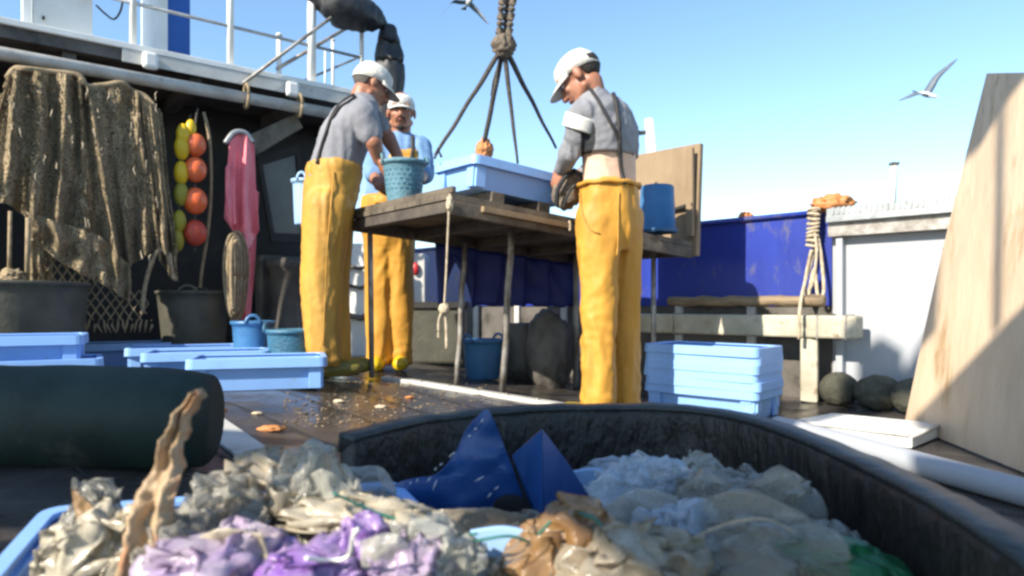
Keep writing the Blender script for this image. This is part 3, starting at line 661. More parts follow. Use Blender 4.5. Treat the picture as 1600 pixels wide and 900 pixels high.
# ------------------------------------------------------------------ beyond the table
t = thing('white_locker', 'sunlit white locker seen between the left man and the table leg', 'locker', (-1.1, 5.0, .15))
bm = bmesh.new(); q0 = P(540, 380, 5.0); q1 = P(584, 380, 5.0); zb = .13
extr(bm, [V((q0.x, 5, zb)), V((q1.x, 5, zb)), V((q1.x, 5, q1.z)), V((q0.x, 5, q0.z))], (0, .3, 0)); obj('body', bm, m_white, t, bevel=.01)
for py in (415, 445, 492):
    bm = bmesh.new(); tube(bm, [P(540, py, 4.97), P(563, py + 5, 4.96), P(584, py - 3, 4.97)], .013 if py < 490 else .022, 8); obj('pipe', bm, m_greybrown, t, smooth=True)
t = thing('white_cabinet', 'white cabinet with a red lamp below the table, right of the yellow legs', 'cabinet', (-.75, 5.4, .15))
bm = bmesh.new(); q0 = P(640, 396, 5.3); q1 = P(664, 396, 5.3); extr(bm, [V((q0.x, 5.3, .14)), V((q1.x, 5.3, .14)), q1, q0], (0, .3, 0)); obj('body', bm, m_offwhite, t, bevel=.01)
bm = bmesh.new(); ell(bm, P(649, 420, 5.28), (.028, .02, .05), sub=2); obj('red_lamp', bm, m_red, t, smooth=True)
t = thing('dark_bin', 'large dark bin below the table behind the two near table legs', 'bin', (-.6, 4.7, .1))
bm = bmesh.new(); q0 = P(640, 474, 4.75); q1 = P(725, 478, 4.75); extr(bm, [V((q0.x, 4.75, dz(-.6))), V((q1.x, 4.75, dz(-.6))), V((q1.x, 4.75, q1.z)), V((q0.x, 4.75, q0.z))], (0, .35, 0)); obj('body', bm, m_rubber, t, bevel=.02)
bm = bmesh.new(); extr(bm, [V((q0.x - .02, 4.73, q0.z - .03)), V((q1.x + .02, 4.73, q0.z - .03)), V((q1.x + .02, 4.73, q0.z + .01)), V((q0.x - .02, 4.73, q0.z + .01))], (0, .39, 0)); obj('rim', bm, m_dark, t)
t = thing('grey_sacks', 'slumped grey sack standing in the shade below the table', 'sack', (.15, 4.3, 0))
bm = crumple(P(858, 552, 4.3), (.13, .12, .26), 31, .25, 1.6); obj('sack_body', bm, m_greybrown, t, smooth=True)  # sack toned dark to stand in for under-table shade
t = thing('grey_drum', 'dull grey drum in the shade below the table beside the sack', 'drum', (0, 4.5, 0))
q = P(818, 510, 4.5); bm = bmesh.new(); lathe(bm, (q.x, q.y, .02), [(.001, 0), (.13, 0), (.135, .1), (.13, .2), (.135, .3), (.13, q.z), (.001, q.z + .005)], 24); obj('shell', bm, m_greybrown, t, smooth=True)  # drum's dark tone also stands in for that shade
bm = bmesh.new(); tube(bm, [P(596, 448, 4.5), P(640, 452, 4.6)], .02); 

# ------------------------------------------------------------------ sorting table
C0 = P(703, 301, 2.80); C1 = P(550, 335, 3.55); C2 = P(1085, 379, 3.72); C3 = C1 + C2 - C0
tn = (C2 - C0).cross(C1 - C0).normalized()
if tn.z < 0: tn = -tn
def tp_(u, v, up=0): return C0 + (C2 - C0) * u + (C1 - C0) * v + tn * up
t = thing('sorting_table', 'rough wooden sorting table with pole legs, in the middle of the deck', 'table', (.1, 3.6, 0))
bm = bmesh.new()
nb = 8
for k in range(nb):
    v0 = k / nb + .002; v1 = (k + 1) / nb - .002
    extr(bm, [tp_(0, v0), tp_(1, v0), tp_(1, v1), tp_(0, v1)], -tn * .024)
obj('tabletop', bm, m_woodh, t)
def rail(u0, v0, u1, v1, h0=-.026, h1=-.085, wd=.03):
    bm = bmesh.new(); a = tp_(u0, v0); b = tp_(u1, v1); d = (b - a).normalized(); s = d.cross(tn) * wd / 2
    extr(bm, [a - s + tn * h1, a + s + tn * h1, a + s + tn * h0, a - s + tn * h0], b - a); return bm
for args in ((.005, .015, .995, .015), (.005, .985, .995, .985)): obj('side_rail', rail(*args), m_woodh, t, bevel=.004)
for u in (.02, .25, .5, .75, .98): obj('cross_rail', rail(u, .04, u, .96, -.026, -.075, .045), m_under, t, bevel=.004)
obj('end_lip', rail(.012, -.0, .012, 1.0, .03, .002, .022), m_woodh, t, bevel=.004)
obj('loose_batten', rail(.10, -.012, .42, -.012, -.03, -.055, .02), m_plyb, t, bevel=.003)
def leg(px0, py0, px1, py1, d, r_):
    a = P(px0, py0, d); b = G(px1, py1); b.z = dz(b.x)
    bm = bmesh.new(); tube(bm, [a.lerp(b, i / 6) + V((.004 * math.sin(i * 2), 0, 0)) for i in range(7)], r_, 12); obj('leg', bm, m_steel, t, smooth=True)
leg(799, 356, 786, 614, 3.45, .017); leg(726, 380, 714, 600, 3.85, .015)
a = tp_(.0, .97, -.03); bm = bmesh.new(); tube(bm, [a + V((.07, .05, 0)), V((a.x + .07, a.y + .1, dz(a.x)))], .014, 12); obj('leg', bm, m_steel, t, smooth=True)
a = tp_(.95, .9, -.03); bm = bmesh.new(); tube(bm, [a, V((a.x, a.y, 0))], .02, 12); obj('leg', bm, m_steel, t, smooth=True)
a = tp_(.93, .2, -.03); bm = bmesh.new(); tube(bm, [a, V((a.x, a.y, 0))], .014, 12); obj('leg', bm, m_steel, t, smooth=True)
shade_cloth_px = [(652, 396), (760, 402), (900, 400), (1010, 388)]  # added dark cloth stands in for the shade seen beneath the table
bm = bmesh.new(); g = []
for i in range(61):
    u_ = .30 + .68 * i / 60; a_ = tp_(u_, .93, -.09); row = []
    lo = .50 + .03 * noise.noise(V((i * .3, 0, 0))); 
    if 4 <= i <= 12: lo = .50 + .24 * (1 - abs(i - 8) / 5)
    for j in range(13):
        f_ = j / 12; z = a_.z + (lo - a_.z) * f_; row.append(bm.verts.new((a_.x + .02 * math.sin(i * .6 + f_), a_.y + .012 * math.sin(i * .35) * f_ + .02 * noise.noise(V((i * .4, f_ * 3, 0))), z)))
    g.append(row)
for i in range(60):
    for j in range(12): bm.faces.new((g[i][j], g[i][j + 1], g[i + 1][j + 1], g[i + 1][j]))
o = obj('shade_cloth', bm, m_shadecloth, smooth=True); o.modifiers.new('thick', 'SOLIDIFY').thickness = .004
tag(o, 'dark blue cloth added as shade along the far side of the table', 'tarpaulin')
# end board
t = thing('end_board', 'weathered plywood board standing upright on the right end of the table', 'board', tuple(tp_(1, .4)))
bm = bmesh.new(); a = tp_(1.0, -.02, -.07); b = tp_(1.0, .62, -.07)
a1 = P(1094, 223, 3.72); b1 = V((b.x, b.y, 1.0)); b1.z = H + (HOR - 248) * b.y / F
extr(bm, [a, b, b1, a1], (C2 - C0).normalized() * .03); obj('board', bm, m_plyb, t, bevel=.004)
bm = bmesh.new(); a = tp_(.992, -.01, .03); ab = V((a.x, a.y, a1.z - .03)); d_ = (b - a).normalized(); d_.z = 0
extr(bm, [a, a + d_ * .045, ab + d_ * .045, ab], (C0 - C2).normalized() * .02); obj('edge_batten', bm, m_plyb, t, bevel=.003)
bm = bmesh.new(); q = tp_(.975, .25, .17); tube(bm, [q, q + (C0 - C2).normalized() * -.02, P(1072, 322, 3.74)], .012, 8); obj('peg', bm, m_dark, t)
# hanging rope under the near corner
t = thing('frayed_rope', 'cord with a frayed knotted end hanging from the near corner of the table', 'cord', tuple(P(695, 520, 2.8)))
bm = bmesh.new(); tube(bm, spline([P(703, 303, 2.78), P(700, 360, 2.78), P(697, 430, 2.78), P(694, 480, 2.78)]), .0042); tube(bm, spline([P(694, 480, 2.78), P(686, 500, 2.78), P(685, 528, 2.78)]), .005); tube(bm, spline([P(694, 480, 2.78), P(697, 505, 2.79), P(698, 545, 2.79)]), .006)
obj('strand', bm, m_rope, t, smooth=True)
obj('knot', crumple(P(694, 483, 2.78), (.02, .018, .022), 4, .4, sub=3), m_rope, t, smooth=True)
obj('corner_knot', crumple(P(703, 318, 2.78), (.014, .014, .03), 6, .4, sub=3), m_rope, t, smooth=True)
bm = bmesh.new(); a = tp_(.41, -.02, -.02); tube(bm, [a, a + V((0, 0, -.045))], .006); tag(obj('short_tie', bm, m_rope), 'short pale tie hanging from the batten under the table edge', 'cord')

# ------------------------------------------------------------------ fish crates
def rrect(w_, l_, r_, n=4):
    out = []
    for cx_, cy_, a0 in ((w_ / 2 - r_, l_ / 2 - r_, 0), (-w_ / 2 + r_, l_ / 2 - r_, 90), (-w_ / 2 + r_, -l_ / 2 + r_, 180), (w_ / 2 - r_, -l_ / 2 + r_, 270)):
        for k in range(n + 1):
            a = R(a0 + 90 * k / n); out.append((cx_ + r_ * math.cos(a), cy_ + r_ * math.sin(a)))
    return out
def rings(bm, lst):
    rs = [[bm.verts.new((x, y, z)) for x, y in rrect(w_, l_, r_)] for w_, l_, r_, z in lst]
    for a, b in zip(rs, rs[1:]):
        n = len(a)
        for j in range(n): bm.faces.new((a[j], a[(j + 1) % n], b[(j + 1) % n], b[j]))
    return rs
CW, CL, CH = .55, .33, .13
def make_crate(label, loc, mat, h=CH):
    t = thing('fish_crate', label, 'crate', (0, 0, 0), 'light blue plastic fish crates')
    bm = bmesh.new()
    rs = rings(bm, [(CW - .075, CL - .075, .02, 0), (CW - .04, CL - .04, .022, h - .01), (CW - .052, CL - .052, .02, h - .01), (CW - .085, CL - .085, .018, .008)])
    bm.faces.new(rs[0][::-1]); bm.faces.new(rs[-1])
    bmesh.ops.recalc_face_normals(bm, faces=bm.faces[:])
    for sx in (-1, 1):
        for sy in (-1, 1): box(bm, (sx * (CW / 2 - .05), sy * (CL / 2 - .022), h / 2 - .006), (.05, .014, h - .018)); box(bm, (sx * (CW / 2 - .022), sy * (CL / 2 - .05), h / 2 - .006), (.014, .05, h - .018))
    obj('body', bm, mat, t, bevel=.002)
    bm = bmesh.new()
    rings(bm, [(CW - .045, CL - .045, .022, h - .002), (CW - .045, CL - .045, .022, h + .004), (CW, CL, .03, h + .004), (CW + .004, CL + .004, .03, h - .036), (CW - .008, CL - .008, .03, h - .036), (CW - .012, CL - .012, .03, h - .004), (CW - .045, CL - .045, .022, h - .002)])
    bmesh.ops.recalc_face_normals(bm, faces=bm.faces[:])
    obj('rim', bm, mat, t, bevel=.0015)
    t.location = loc; return t
proto = make_crate('light blue crate alone in front at the left, nearest the wet deck', (0, 0, 0), m_crate)
def put(o, p, yaw, tilt=(0, 0)):
    o.location = p; o.rotation_euler = (tilt[0], tilt[1], yaw)
def tc(px, d, yaw_deg, lab, z=None, first=False):
    """a crate whose front foot is centred at depth d under image column px"""
    x = (px - 800) * d / F; a = R(yaw_deg); c = V((x - math.sin(a) * (CL / 2), d + math.cos(a) * (CL / 2), dz(x) if z is None else z)) + V((0, 0, .001))
    o = proto if first else dup(proto, c, (0, 0, 0), lab); put(o, c, a); return o
tc(403, 2.88, 17, '', first=True)
tc(322, 3.26, 20, 'light blue crate directly behind the front left crate')
tc(288, 3.64, 24, 'light blue crate third back from the wet deck, below the grey bucket')
tc(196, 4.02, 34, 'light blue crate turned at an angle under the coarse net, left of the grey bucket')
tc(146, 4.75, 24, 'light blue crate farthest back, just right of the large black tub')
tc(4, 2.78, 28, 'light blue crate on top of another at the left edge, before the large black tub', z=.245)
tc(34, 2.74, 31, 'lower crate at the left edge, mostly behind the dark green roll', z=.15)
# the stack on the right
sa = R(-40); cor = V((1.045, 3.0, 0)); base = cor - V((math.cos(sa) * CW / 2 + math.sin(sa) * CL / 2, math.sin(sa) * CW / 2 - math.cos(sa) * CL / 2, 0))
for k in range(6):
    labs = ['lowest crate of the nested stack right of the front man', 'second crate from the bottom of the nested stack', 'third crate from the bottom of the nested stack', 'fourth crate from the bottom of the nested stack', 'fifth crate, just under the top of the nested stack', 'topmost crate of the nested stack under the cream beam']
    o = dup(proto, (0, 0, 0), (0, 0, 0), labs[k]); put(o, (base.x + .004 * math.sin(k * 2), base.y + .003 * math.cos(k * 3), .001 + .037 * k), sa + R(.8 * math.sin(k * 1.9)), (0, R(.6)))
# the crate on the table
ld = (C2 - C0).normalized(); tc_near = P(735, 240, 2.95)
o = dup(proto, (0, 0, 0), (0, 0, 0), 'light blue crate on the table under the sling ropes')
yaw = math.atan2(.41, .36)
yaw = math.atan2(.45, .37)
R3 = Matrix((ld, (tn.cross(ld)), tn)).transposed()
ax = R3 @ V((1, 0, 0)); ay = R3 @ V((0, 1, 0))
cc = P(738, 292, 2.95) + ax * (CW / 2 - .02) + ay * (CL / 2 - .03)
o.location = cc; o.rotation_euler = R3.to_euler(); crate_top = o
# boards that lift it
t = thing('support_board', 'flat board on the table that lifts the light blue crate', 'board', tuple(cc - tn * .04))
for sx in (-.13, .13):
    bm = bmesh.new(); c = cc + ax * sx; up0 = (c - C0).dot(tn)
    box(bm, c - tn * (up0 / 2 + .001), (.07, .30, up0 - .004), R3); obj('batten', bm, m_woodh, t, bevel=.004)

# ------------------------------------------------------------------ sling
t = thing('lifting_sling', 'brown rope lifting sling with four legs spread above the crate', 'sling', tuple(P(790, 230, 3.1)))
hub = P(787, 72, 3.1)
bm = bmesh.new()
for a, b in ((P(787, -30, 3.1), P(779, 62, 3.1)), (P(805, -30, 3.1), P(794, 64, 3.1)), (P(796, -30, 3.14), P(788, 64, 3.13))):
    tube(bm, [a.lerp(b, i / 20) + V((.003 * math.sin(i * 1.3), 0, 0)) for i in range(21)], .015, 8)
obj('hoist_rope', bm, m_strap, t, smooth=True)
obj('hub_knot', crumple(hub, (.045, .04, .045), 12, .5), m_strap, t, smooth=True)
top = lambda sx, sy: crate_top.matrix_basis @ V((sx * (CW / 2 - .01), sy * (CL / 2 - .01), CH))
Lg = thing  # noqa
cr = Matrix.Translation(cc) @ R3.to_4x4()
ends = [(P(680, 243, 3.12), .012, .008), (P(757, 222, 3.3), .012, .012), (P(809, 256, 3.2), .012, .006), (P(869, 232, 3.4), .013, .006)]
for e, r0, r1 in ends:
    bm = bmesh.new(); st = hub + (e - hub).normalized() * .03
    tube(bm, [st.lerp(e, i / 14) + V((0, .002 * math.sin(i), .004 * math.sin(i * 1.1))) for i in range(15)], [r0 + (r1 - r0) * i / 14 for i in range(15)], 8); obj('sling_leg', bm, m_drope, t, smooth=True)
bm = bmesh.new(); tube(bm, [hub, P(771, 128, 3.2), P(768, 150, 3.22)], .006); tube(bm, [hub + V((.01, 0, 0)), P(775, 120, 3.2), P(768, 150, 3.22)], .005); obj('tag_line', bm, m_drope, t, smooth=True)
tag(obj('fish_lump', crumple(P(757, 234, 3.32), (.035, .03, .05), 14, .5), m_scrapo, smooth=True), 'small brown lump at the foot of the sling behind the crate', 'lump')
bm = bmesh.new(); tube(bm, [P(679, 248, 3.11), P(684, 232, 3.11), P(690, 246, 3.12)], .006); tag(obj('sling_hook', bm, m_dark), 'small dark hook on the left rim of the crate on the table', 'hook')

# ------------------------------------------------------------------ tubs, buckets, baskets
def bucket(name, label, cat, c, r0, r1, h, mat, handles=2, hang=0, grp=None, rot=None, slots=False, th=.008):
    t = thing(name, label, cat, tuple(c), grp); bm = bmesh.new()
    m = rot
    nseg = 40; prof = [(.001, 0), (r0 * .97, 0), (r0, .01)]
    nr = 7
    for k in range(1, nr): prof.append((r0 + (r1 - r0) * k / nr, h * k / nr))
    prof += [(r1, h - .02), (r1 + .008, h - .018), (r1 + .010, h), (r1 - th * .3, h + .002), (r1 - th, h - .02), (r0 - th, .02), (.001, .018)]
    lathe(bm, c, prof, nseg, m=m)
    if slots:
        b2 = bmesh.new()
        for zz in range(3, int(h / .022) - 1):
            z = zz * .022; rr = r0 + (r1 - r0) * z / h + .001
            for j in range(22):
                a = 2 * math.pi * (j + .5 * (zz % 2)) / 22; p = V((math.cos(a) * rr, math.sin(a) * rr, z))
                if m: p = m @ p
                mm = rz(a + math.pi / 2)
                if m: mm = m @ mm
                box(b2, V(c) + p, (.011, .0025, .006), mm)
        obj('slots', b2, m_basket, t)
    o = obj('body', bm, mat, t, smooth=True)
    for k in range(handles):
        a0 = R(hang) + k * math.pi; bm = bmesh.new(); hw = min(.05, r1 * .35)
        pts = []
        for i in range(9):
            q = math.pi * i / 8; s = math.cos(q) * hw; z = h - .012 + math.sin(q) * .042
            d = V((math.cos(a0), math.sin(a0), 0)); e = V((-d.y, d.x, 0)); p = d * (r1 + .006) + e * s + V((0, 0, z))
            if m: p = m @ p
            pts.append(V(c) + p)
        tube(bm, pts, .008, 8); obj('handle', bm, mat, t, smooth=True)
    return t
bucket('black_tub', 'large black rubber tub at the left edge below the net', 'tub', (-2.52, 3.56, .15), .29, .33, .47, m_rubber, hang=100)
bucket('rubber_bucket', 'medium grey rubber bucket with two loop handles among the crates', 'bucket', (-1.95, 4.32, .15), .165, .21, .44, m_rubber, hang=-75)
bm = None
q = P(388, 545, 3.6); bucket('small_basket', 'bright blue small basket left of the darker blue one on the deck', 'basket', (q.x - .02, 3.72, .15), .088, .105, .27, m_bluebkt, hang=-70)
q = P(452, 553, 3.42); bucket('small_basket', 'dark petrol blue basket on the deck against the yellow trousers', 'basket', (q.x, 3.46, .15), .10, .118, .235, m_basket, hang=10)
q = P(631, 318, 3.42); bucket('small_basket', 'faded blue round basket held on the table by the men', 'basket', tuple(q - V((0, 0, .003))), .078, .103, .205, m_basket2, hang=20, slots=True)
q = P(1027, 364, 3.60); bucket('blue_bucket', 'blue bucket standing upside down on the table before the end board', 'bucket', (q.x, q.y, q.z + .235), .098, .078, .0, m_bluebkt) if False else None
t = thing('blue_bucket', 'blue bucket standing on the table before the upright board', 'bucket', (q.x, q.y, q.z), None)
bm = bmesh.new(); lathe(bm, q, [(.001, .24), (.078, .24), (.084, .232), (.092, .02), (.100, .018), (.101, 0), (.09, 0), (.08, .22), (.001, .225)], 36); obj('body', bm, m_bluebkt, t, smooth=True)
bm = bmesh.new(); tube(bm, [q + V((math.cos(a) * .102, math.sin(a) * .102, .012)) for a in [2 * math.pi * i / 30 for i in range(31)]], .004, 6); obj('rim_bead', bm, m_bluebkt, t, smooth=True)
q = P(752, 590, 4.1); bucket('shade_bucket', 'blue bucket on the deck in the shade below the table', 'bucket', (q.x, 4.3, dz(q.x)), .10, .125, .24, m_bluebkt, hang=45)
q = P(472, 352, 3.9); bucket('hung_bucket', 'light blue bucket hanging behind the left man', 'bucket', (q.x + .02, 3.9, q.z), .06, .07, .25, m_paleblue, handles=1, hang=-90)

# ------------------------------------------------------------------ dark roll in the left foreground
t = thing('vinyl_roll', 'thick dark green vinyl roll lying across the left foreground', 'roll', (-1.2, 1.56, .15))
rr_ = .118; c1 = V((-.70, 1.62, dz(-.7) + rr_)); c0_ = V((-2.2, 1.56, .15 + rr_))
bm = bmesh.new(); N = 40; prev = None
rngs = []
for i in range(34):
    f_ = i / 33; c = c0_.lerp(c1, f_); r_ = rr_ * (1 if f_ < .9 else 1 - .10 * ((f_ - .9) / .1) ** 2)
    d = (c1 - c0_).normalized(); s, u = frame(d)
    rngs.append([bm.verts.new(c + (s * math.cos(a) + u * math.sin(a)) * (r_ + .006 * noise.noise(V((f_ * 9, math.cos(a) * 1.5, math.sin(a) * 1.5))))) for a in [2 * math.pi * j / N for j in range(N)]])
for a, b in zip(rngs, rngs[1:]):
    for j in range(N): bm.faces.new((a[j], a[(j + 1) % N], b[(j + 1) % N], b[j]))
bm.faces.new(rngs[0][::-1]); bm.faces.new(rngs[-1]); obj('roll_body', bm, m_roll, t, smooth=True)
# ------------------------------------------------------------------ black tub ring in the foreground
rim_px = [(555, 690, .97), (620, 672, 1.03), (690, 658, 1.12), (780, 648, 1.18), (880, 642, 1.22), (1000, 641, 1.22), (1090, 646, 1.18), (1160, 660, 1.10), (1230, 684, .99), (1300, 715, .87), (1380, 754, .74), (1450, 792, .64), (1530, 845, .545), (1600, 895, .49), (1700, 975, .42)]
t = thing('rubber_tub', 'cut-open black rubber tub wall curving round the rubbish in the foreground', 'tub', (.1, .85, 0))
rim = spline([P(*p) for p in rim_px], 6)
cen = V((.02, .75, 0)); bm = bmesh.new(); rgs = []
nR = len(rim); TH = .030
for i, p in enumerate(rim):
    d = rim[min(i + 1, nR - 1)] - rim[max(i - 1, 0)]; d.z = 0; d.normalize(); n_ = V((-d.y, d.x, 0))
    if n_.dot(p - cen) < 0: n_ = -n_
    zt = p.z + .004 * noise.noise(V((i * .23, 0, 0))); zb = dz(p.x) + .002
    prof = []
    K = 14
    for k in range(K + 1):                                # inner face, with ripples and scuffs
        z = zt - .008 - (zt - .008 - zb) * k / K
        o_ = .004 * noise.noise(V((i * .5, k * .9, 1))) + .012 * k / K * -1
        prof.append(p + n_ * o_ + V((0, 0, z - p.z)))
    prof = prof[::-1] + [p + n_ * .004 + V((0, 0, zt - p.z)), p + n_ * TH + V((0, 0, zt + .003 - p.z)), p + n_ * (TH + .004) + V((0, 0, zt - .012 - p.z)), p + n_ * TH * .8 + V((0, 0, zb - p.z))]
    rgs.append([bm.verts.new(q) for q in prof])
m_ = len(rgs[0])
for a, b in zip(rgs, rgs[1:]):
    for j in range(m_): bm.faces.new((a[j], a[(j + 1) % m_], b[(j + 1) % m_], b[j]))
bm.faces.new(rgs[0]); bm.faces.new(rgs[-1][::-1]); bmesh.ops.recalc_face_normals(bm, faces=bm.faces[:])
obj('tub_wall', bm, m_tub, t, smooth=True)
bm = bmesh.new(); rg = []
for i, p in enumerate(rim):
    d = rim[min(i + 1, nR - 1)] - rim[max(i - 1, 0)]; d.z = 0; d.normalize(); n_ = V((-d.y, d.x, 0))
    if n_.dot(p - cen) < 0: n_ = -n_
    z0 = .006 + .004 * noise.noise(V((i * .4, 3, 0)))
    rg.append([bm.verts.new(p + n_ * a + V((0, 0, b))) for a, b in ((.001, .000), (.001, z0), (TH + .006, z0 + .002), (TH + .010, -.018), (TH + .002, -.02))])
for a, b in zip(rg, rg[1:]):
    for j in range(5): bm.faces.new((a[j], a[(j + 1) % 5], b[(j + 1) % 5], b[j]))
bm.faces.new(rg[0]); bm.faces.new(rg[-1][::-1]); bmesh.ops.recalc_face_normals(bm, faces=bm.faces[:])
obj('tub_lip', bm, m_lip, t, smooth=True)

# ------------------------------------------------------------------ rubbish
q = P(88, 803, .80)
o = dup(proto, (0, 0, 0), (0, 0, 0), 'light blue crate full of rubbish at the bottom left corner')
fy = R(22); o.scale = (.74, .95, 1); put(o, (-.535 + math.cos(fy) * CW * .37 + math.sin(fy) * CL * .475, .80 + math.sin(fy) * CW * .37 - math.cos(fy) * CL * .475, .268 - CH - .004), fy, (0, R(1)))
t = thing('crate_stand', 'second dark crate underneath the rubbish crate in the foreground', 'crate', (-.25, .65, .09))
bm = bmesh.new(); box(bm, (-.29, .73, .104), (.34, .24, .050), rz(R(22))); obj('body', bm, m_dark, t, bevel=.01)
bm = bmesh.new()
rnd = random.Random(3)
for k in range(150):
    x = rnd.uniform(-.44, .36); y = rnd.uniform(.36, 1.08)
    if x > .1 and y > 1.0: continue
    z = .228 + .03 * noise.noise(V((x * 8, y * 8, 0))) - max(0, y - .85) * .30
    if x < .02 and y > .75 + (x + .44) * .3: continue
    if x < -.40 + (y - .4) * -.12 or x > .30 - max(0, .6 - y) * .4: continue
    s = rnd.uniform(.03, .06)
    c = crumple((x, y, z), (s, s, s * .6), 100 + k, 1.0, 2.5, m=Matrix.Rotation(rnd.uniform(0, 6), 3, 'Z'), sub=3, bag=True)
    me = mesh_of(c); n0 = len(bm.faces); bm.from_mesh(me); bpy.data.meshes.remove(me); bm.faces.ensure_lookup_table()
    mi = rnd.choice([0, 0, 1, 1, 2, 3])
    for f in bm.faces[n0:]: f.material_index = mi
tag(obj('plastic_scraps', bm, [m_grime, m_greyf, m_beige, m_wfilm], smooth=True), 'mixed crumpled plastic scraps filling the foreground tub', 'scraps', kind='stuff')
def trash(name, lab, cat, px, py, d, r, seed, mat, amp=.6, fr=2.0, rot=0, sub=5, mx=None):
    m = mx or Matrix.Rotation(rot, 3, 'Y')
    return tag(obj(name, crumple(P(px, py, d), [v * 1.30 for v in r], seed, min(1.15, amp * 1.1), fr, m=m, sub=sub, bag=True), mat, smooth=True), lab, cat)
def sheet(px_rows, mat, name, lab, cat, amp=.012, fr=18, seed=0, nu=26, nv=60, th=.0015, smooth=True, fold=0, rag=0):
    """crumpled strip: rows of (left px,py, right px,py, depth)"""
    bm = bmesh.new(); Lp = spline([P(a, b, d) for a, b, c, e, d in px_rows], max(2, nv // len(px_rows))); Rp = spline([P(c, e, d) for a, b, c, e, d in px_rows], max(2, nv // len(px_rows)))
    g = []
    for i in range(len(Lp)):
        row = []
        for j in range(nu + 1):
            u = j / nu; p = Lp[i].lerp(Rp[i], u); q = p * fr + V((seed, seed * 2, 0))
            dd = amp * ((.5 - abs(noise.noise(q))) * 2 + .6 * (.5 - abs(noise.noise(q * 2.3))) + .3 * noise.noise(q * 5))
            wv = fold * math.sin(u * math.pi * 3 + i * .05)
            row.append(bm.verts.new(p + V((dd * .3 + rag * (u - .5) * 2 * noise.noise(V((i * .45, seed, round(u)))) + rag * 1.5 * noise.noise(V((i * .12, seed + 3, 0))), -dd - wv, dd * .6))))
        g.append(row)
    for i in range(len(g) - 1):
        for j in range(nu): bm.faces.new((g[i][j], g[i][j + 1], g[i + 1][j + 1], g[i + 1][j]))
    o = obj(name, bm, mat, smooth=smooth); s_ = o.modifiers.new('thick', 'SOLIDIFY'); s_.thickness = th
    return tag(o, lab, cat)
trash('crumpled_bag', 'big crumpled beige plastic bag, the highest at centre left', 'plastic bag', 425, 785, .74, (.048, .045, .040), 41, m_beige, 1.0, 2.0)
trash('crumpled_bag', 'small grey-beige crumpled bag just left of the highest beige bag', 'plastic bag', 352, 815, .68, (.036, .036, .032), 42, m_greyf, 1.0, 2.4)
trash('crumpled_bag', 'clear shiny film bunched right of the highest beige bag', 'plastic film', 485, 800, .72, (.034, .03, .055), 43, m_clear, .9, 2.2)
trash('crumpled_bag', 'lilac and cream crumpled bag at the bottom, left of the purple one', 'plastic bag', 355, 893, .58, (.046, .045, .026), 44, m_lilac, 1.0, 2.2)
trash('crumpled_bag', 'greyish clear bag between the crate corner and the lilac bag', 'plastic bag', 285, 868, .62, (.026, .03, .034), 45, m_greyf, .9, 2.2)
trash('crumpled_bag', 'bright purple shiny bag at the bottom centre left', 'plastic bag', 490, 897, .57, (.036, .035, .020), 46, m_purple, .9, 1.8)
trash('crumpled_bag', 'purple and white bag standing right of the shiny purple one', 'plastic bag', 565, 875, .60, (.022, .026, .030), 47, m_purple, .7, 1.8)
trash('crumpled_bag', 'pale pink crumpled wrap at the bottom right of the purple bag', 'plastic wrap', 630, 893, .58, (.028, .026, .022), 48, m_lilac, 1.0, 2.5)
trash('crumpled_bag', 'cream torn wrap lying across behind the purple bags', 'plastic wrap', 590, 820, .68, (.065, .03, .018), 49, m_wfilm, .9, 2.5, rot=.2)
trash('crumpled_bag', 'smooth grey translucent bag top left of the cobalt plastic', 'plastic bag', 562, 770, .84, (.034, .03, .026), 50, m_greyf, .3, 1.6)
trash('crumpled_bag', 'crumpled beige bag at the bottom left below the tall strip', 'plastic bag', 150, 870, .64, (.040, .03, .030), 51, m_wfilm, 1.0, 2.2, rot=-.6)
trash('crumpled_bag', 'grey pointed bag standing in the left corner of the crate', 'plastic bag', 148, 830, .68, (.022, .02, .036), 52, m_greyf, .9, 2)
trash('brown_sack', 'brown net sack right of centre with green twine across it', 'sack', 895, 868, .66, (.046, .05, .040), 53, m_bfilm, .6, 1.8)
trash('brown_sack', 'lighter tan crumpled sack at the bottom, right of the brown one', 'sack', 985, 882, .62, (.048, .04, .028), 54, m_beige, .9, 2)
trash('clear_bag', 'icy white clear bag right of the folded cobalt plastic', 'plastic bag', 1005, 785, .86, (.050, .04, .042), 55, m_icef, .8, 2)
trash('clear_bag', 'small clear crumpled bag above and right of the icy white one', 'plastic bag', 1075, 768, .94, (.040, .03, .036), 56, m_clear, .9, 2.2)
trash('clear_bag', 'large grey translucent bag at the right against the tub wall', 'plastic bag', 1165, 822, .78, (.066, .05, .056), 57, m_greyf, .7, 1.5)
trash('clear_bag', 'smoky translucent bag at the bottom right beside the green plastic', 'plastic bag', 1195, 880, .66, (.060, .04, .034), 58, m_greyf, .6, 1.6)
trash('clear_bag', 'whitish clear film bag lying between the icy bag and the tan sack', 'plastic film', 1075, 850, .72, (.040, .03, .030), 60, m_icef, .9, 2)
trash('clear_bag', 'limp clear film below the cream cloth at the bottom centre', 'plastic film', 680, 880, .60, (.030, .03, .026), 61, m_clear, .9, 2)
trash('clear_bag', 'whitish film bag pressed against the far tub wall, behind the icy bag', 'plastic bag', 965, 758, 1.04, (.045, .03, .032), 62, m_icef, .9, 2)
trash('clear_bag', 'dull clear bag high against the right tub wall above the large grey bag', 'plastic bag', 1165, 790, .90, (.050, .035, .036), 63, m_greyf, .8, 2)
trash('clear_bag', 'pale torn film in the narrow right end of the heap above the green scrap', 'plastic film', 1280, 858, .74, (.036, .03, .024), 64, m_clear, .8, 2)
trash('green_scrap', 'dark green plastic scrap at the bottom right inside the tub', 'plastic scrap', 1325, 885, .66, (.050, .04, .020), 59, m_greenp, .4, 1.8, rot=.3)
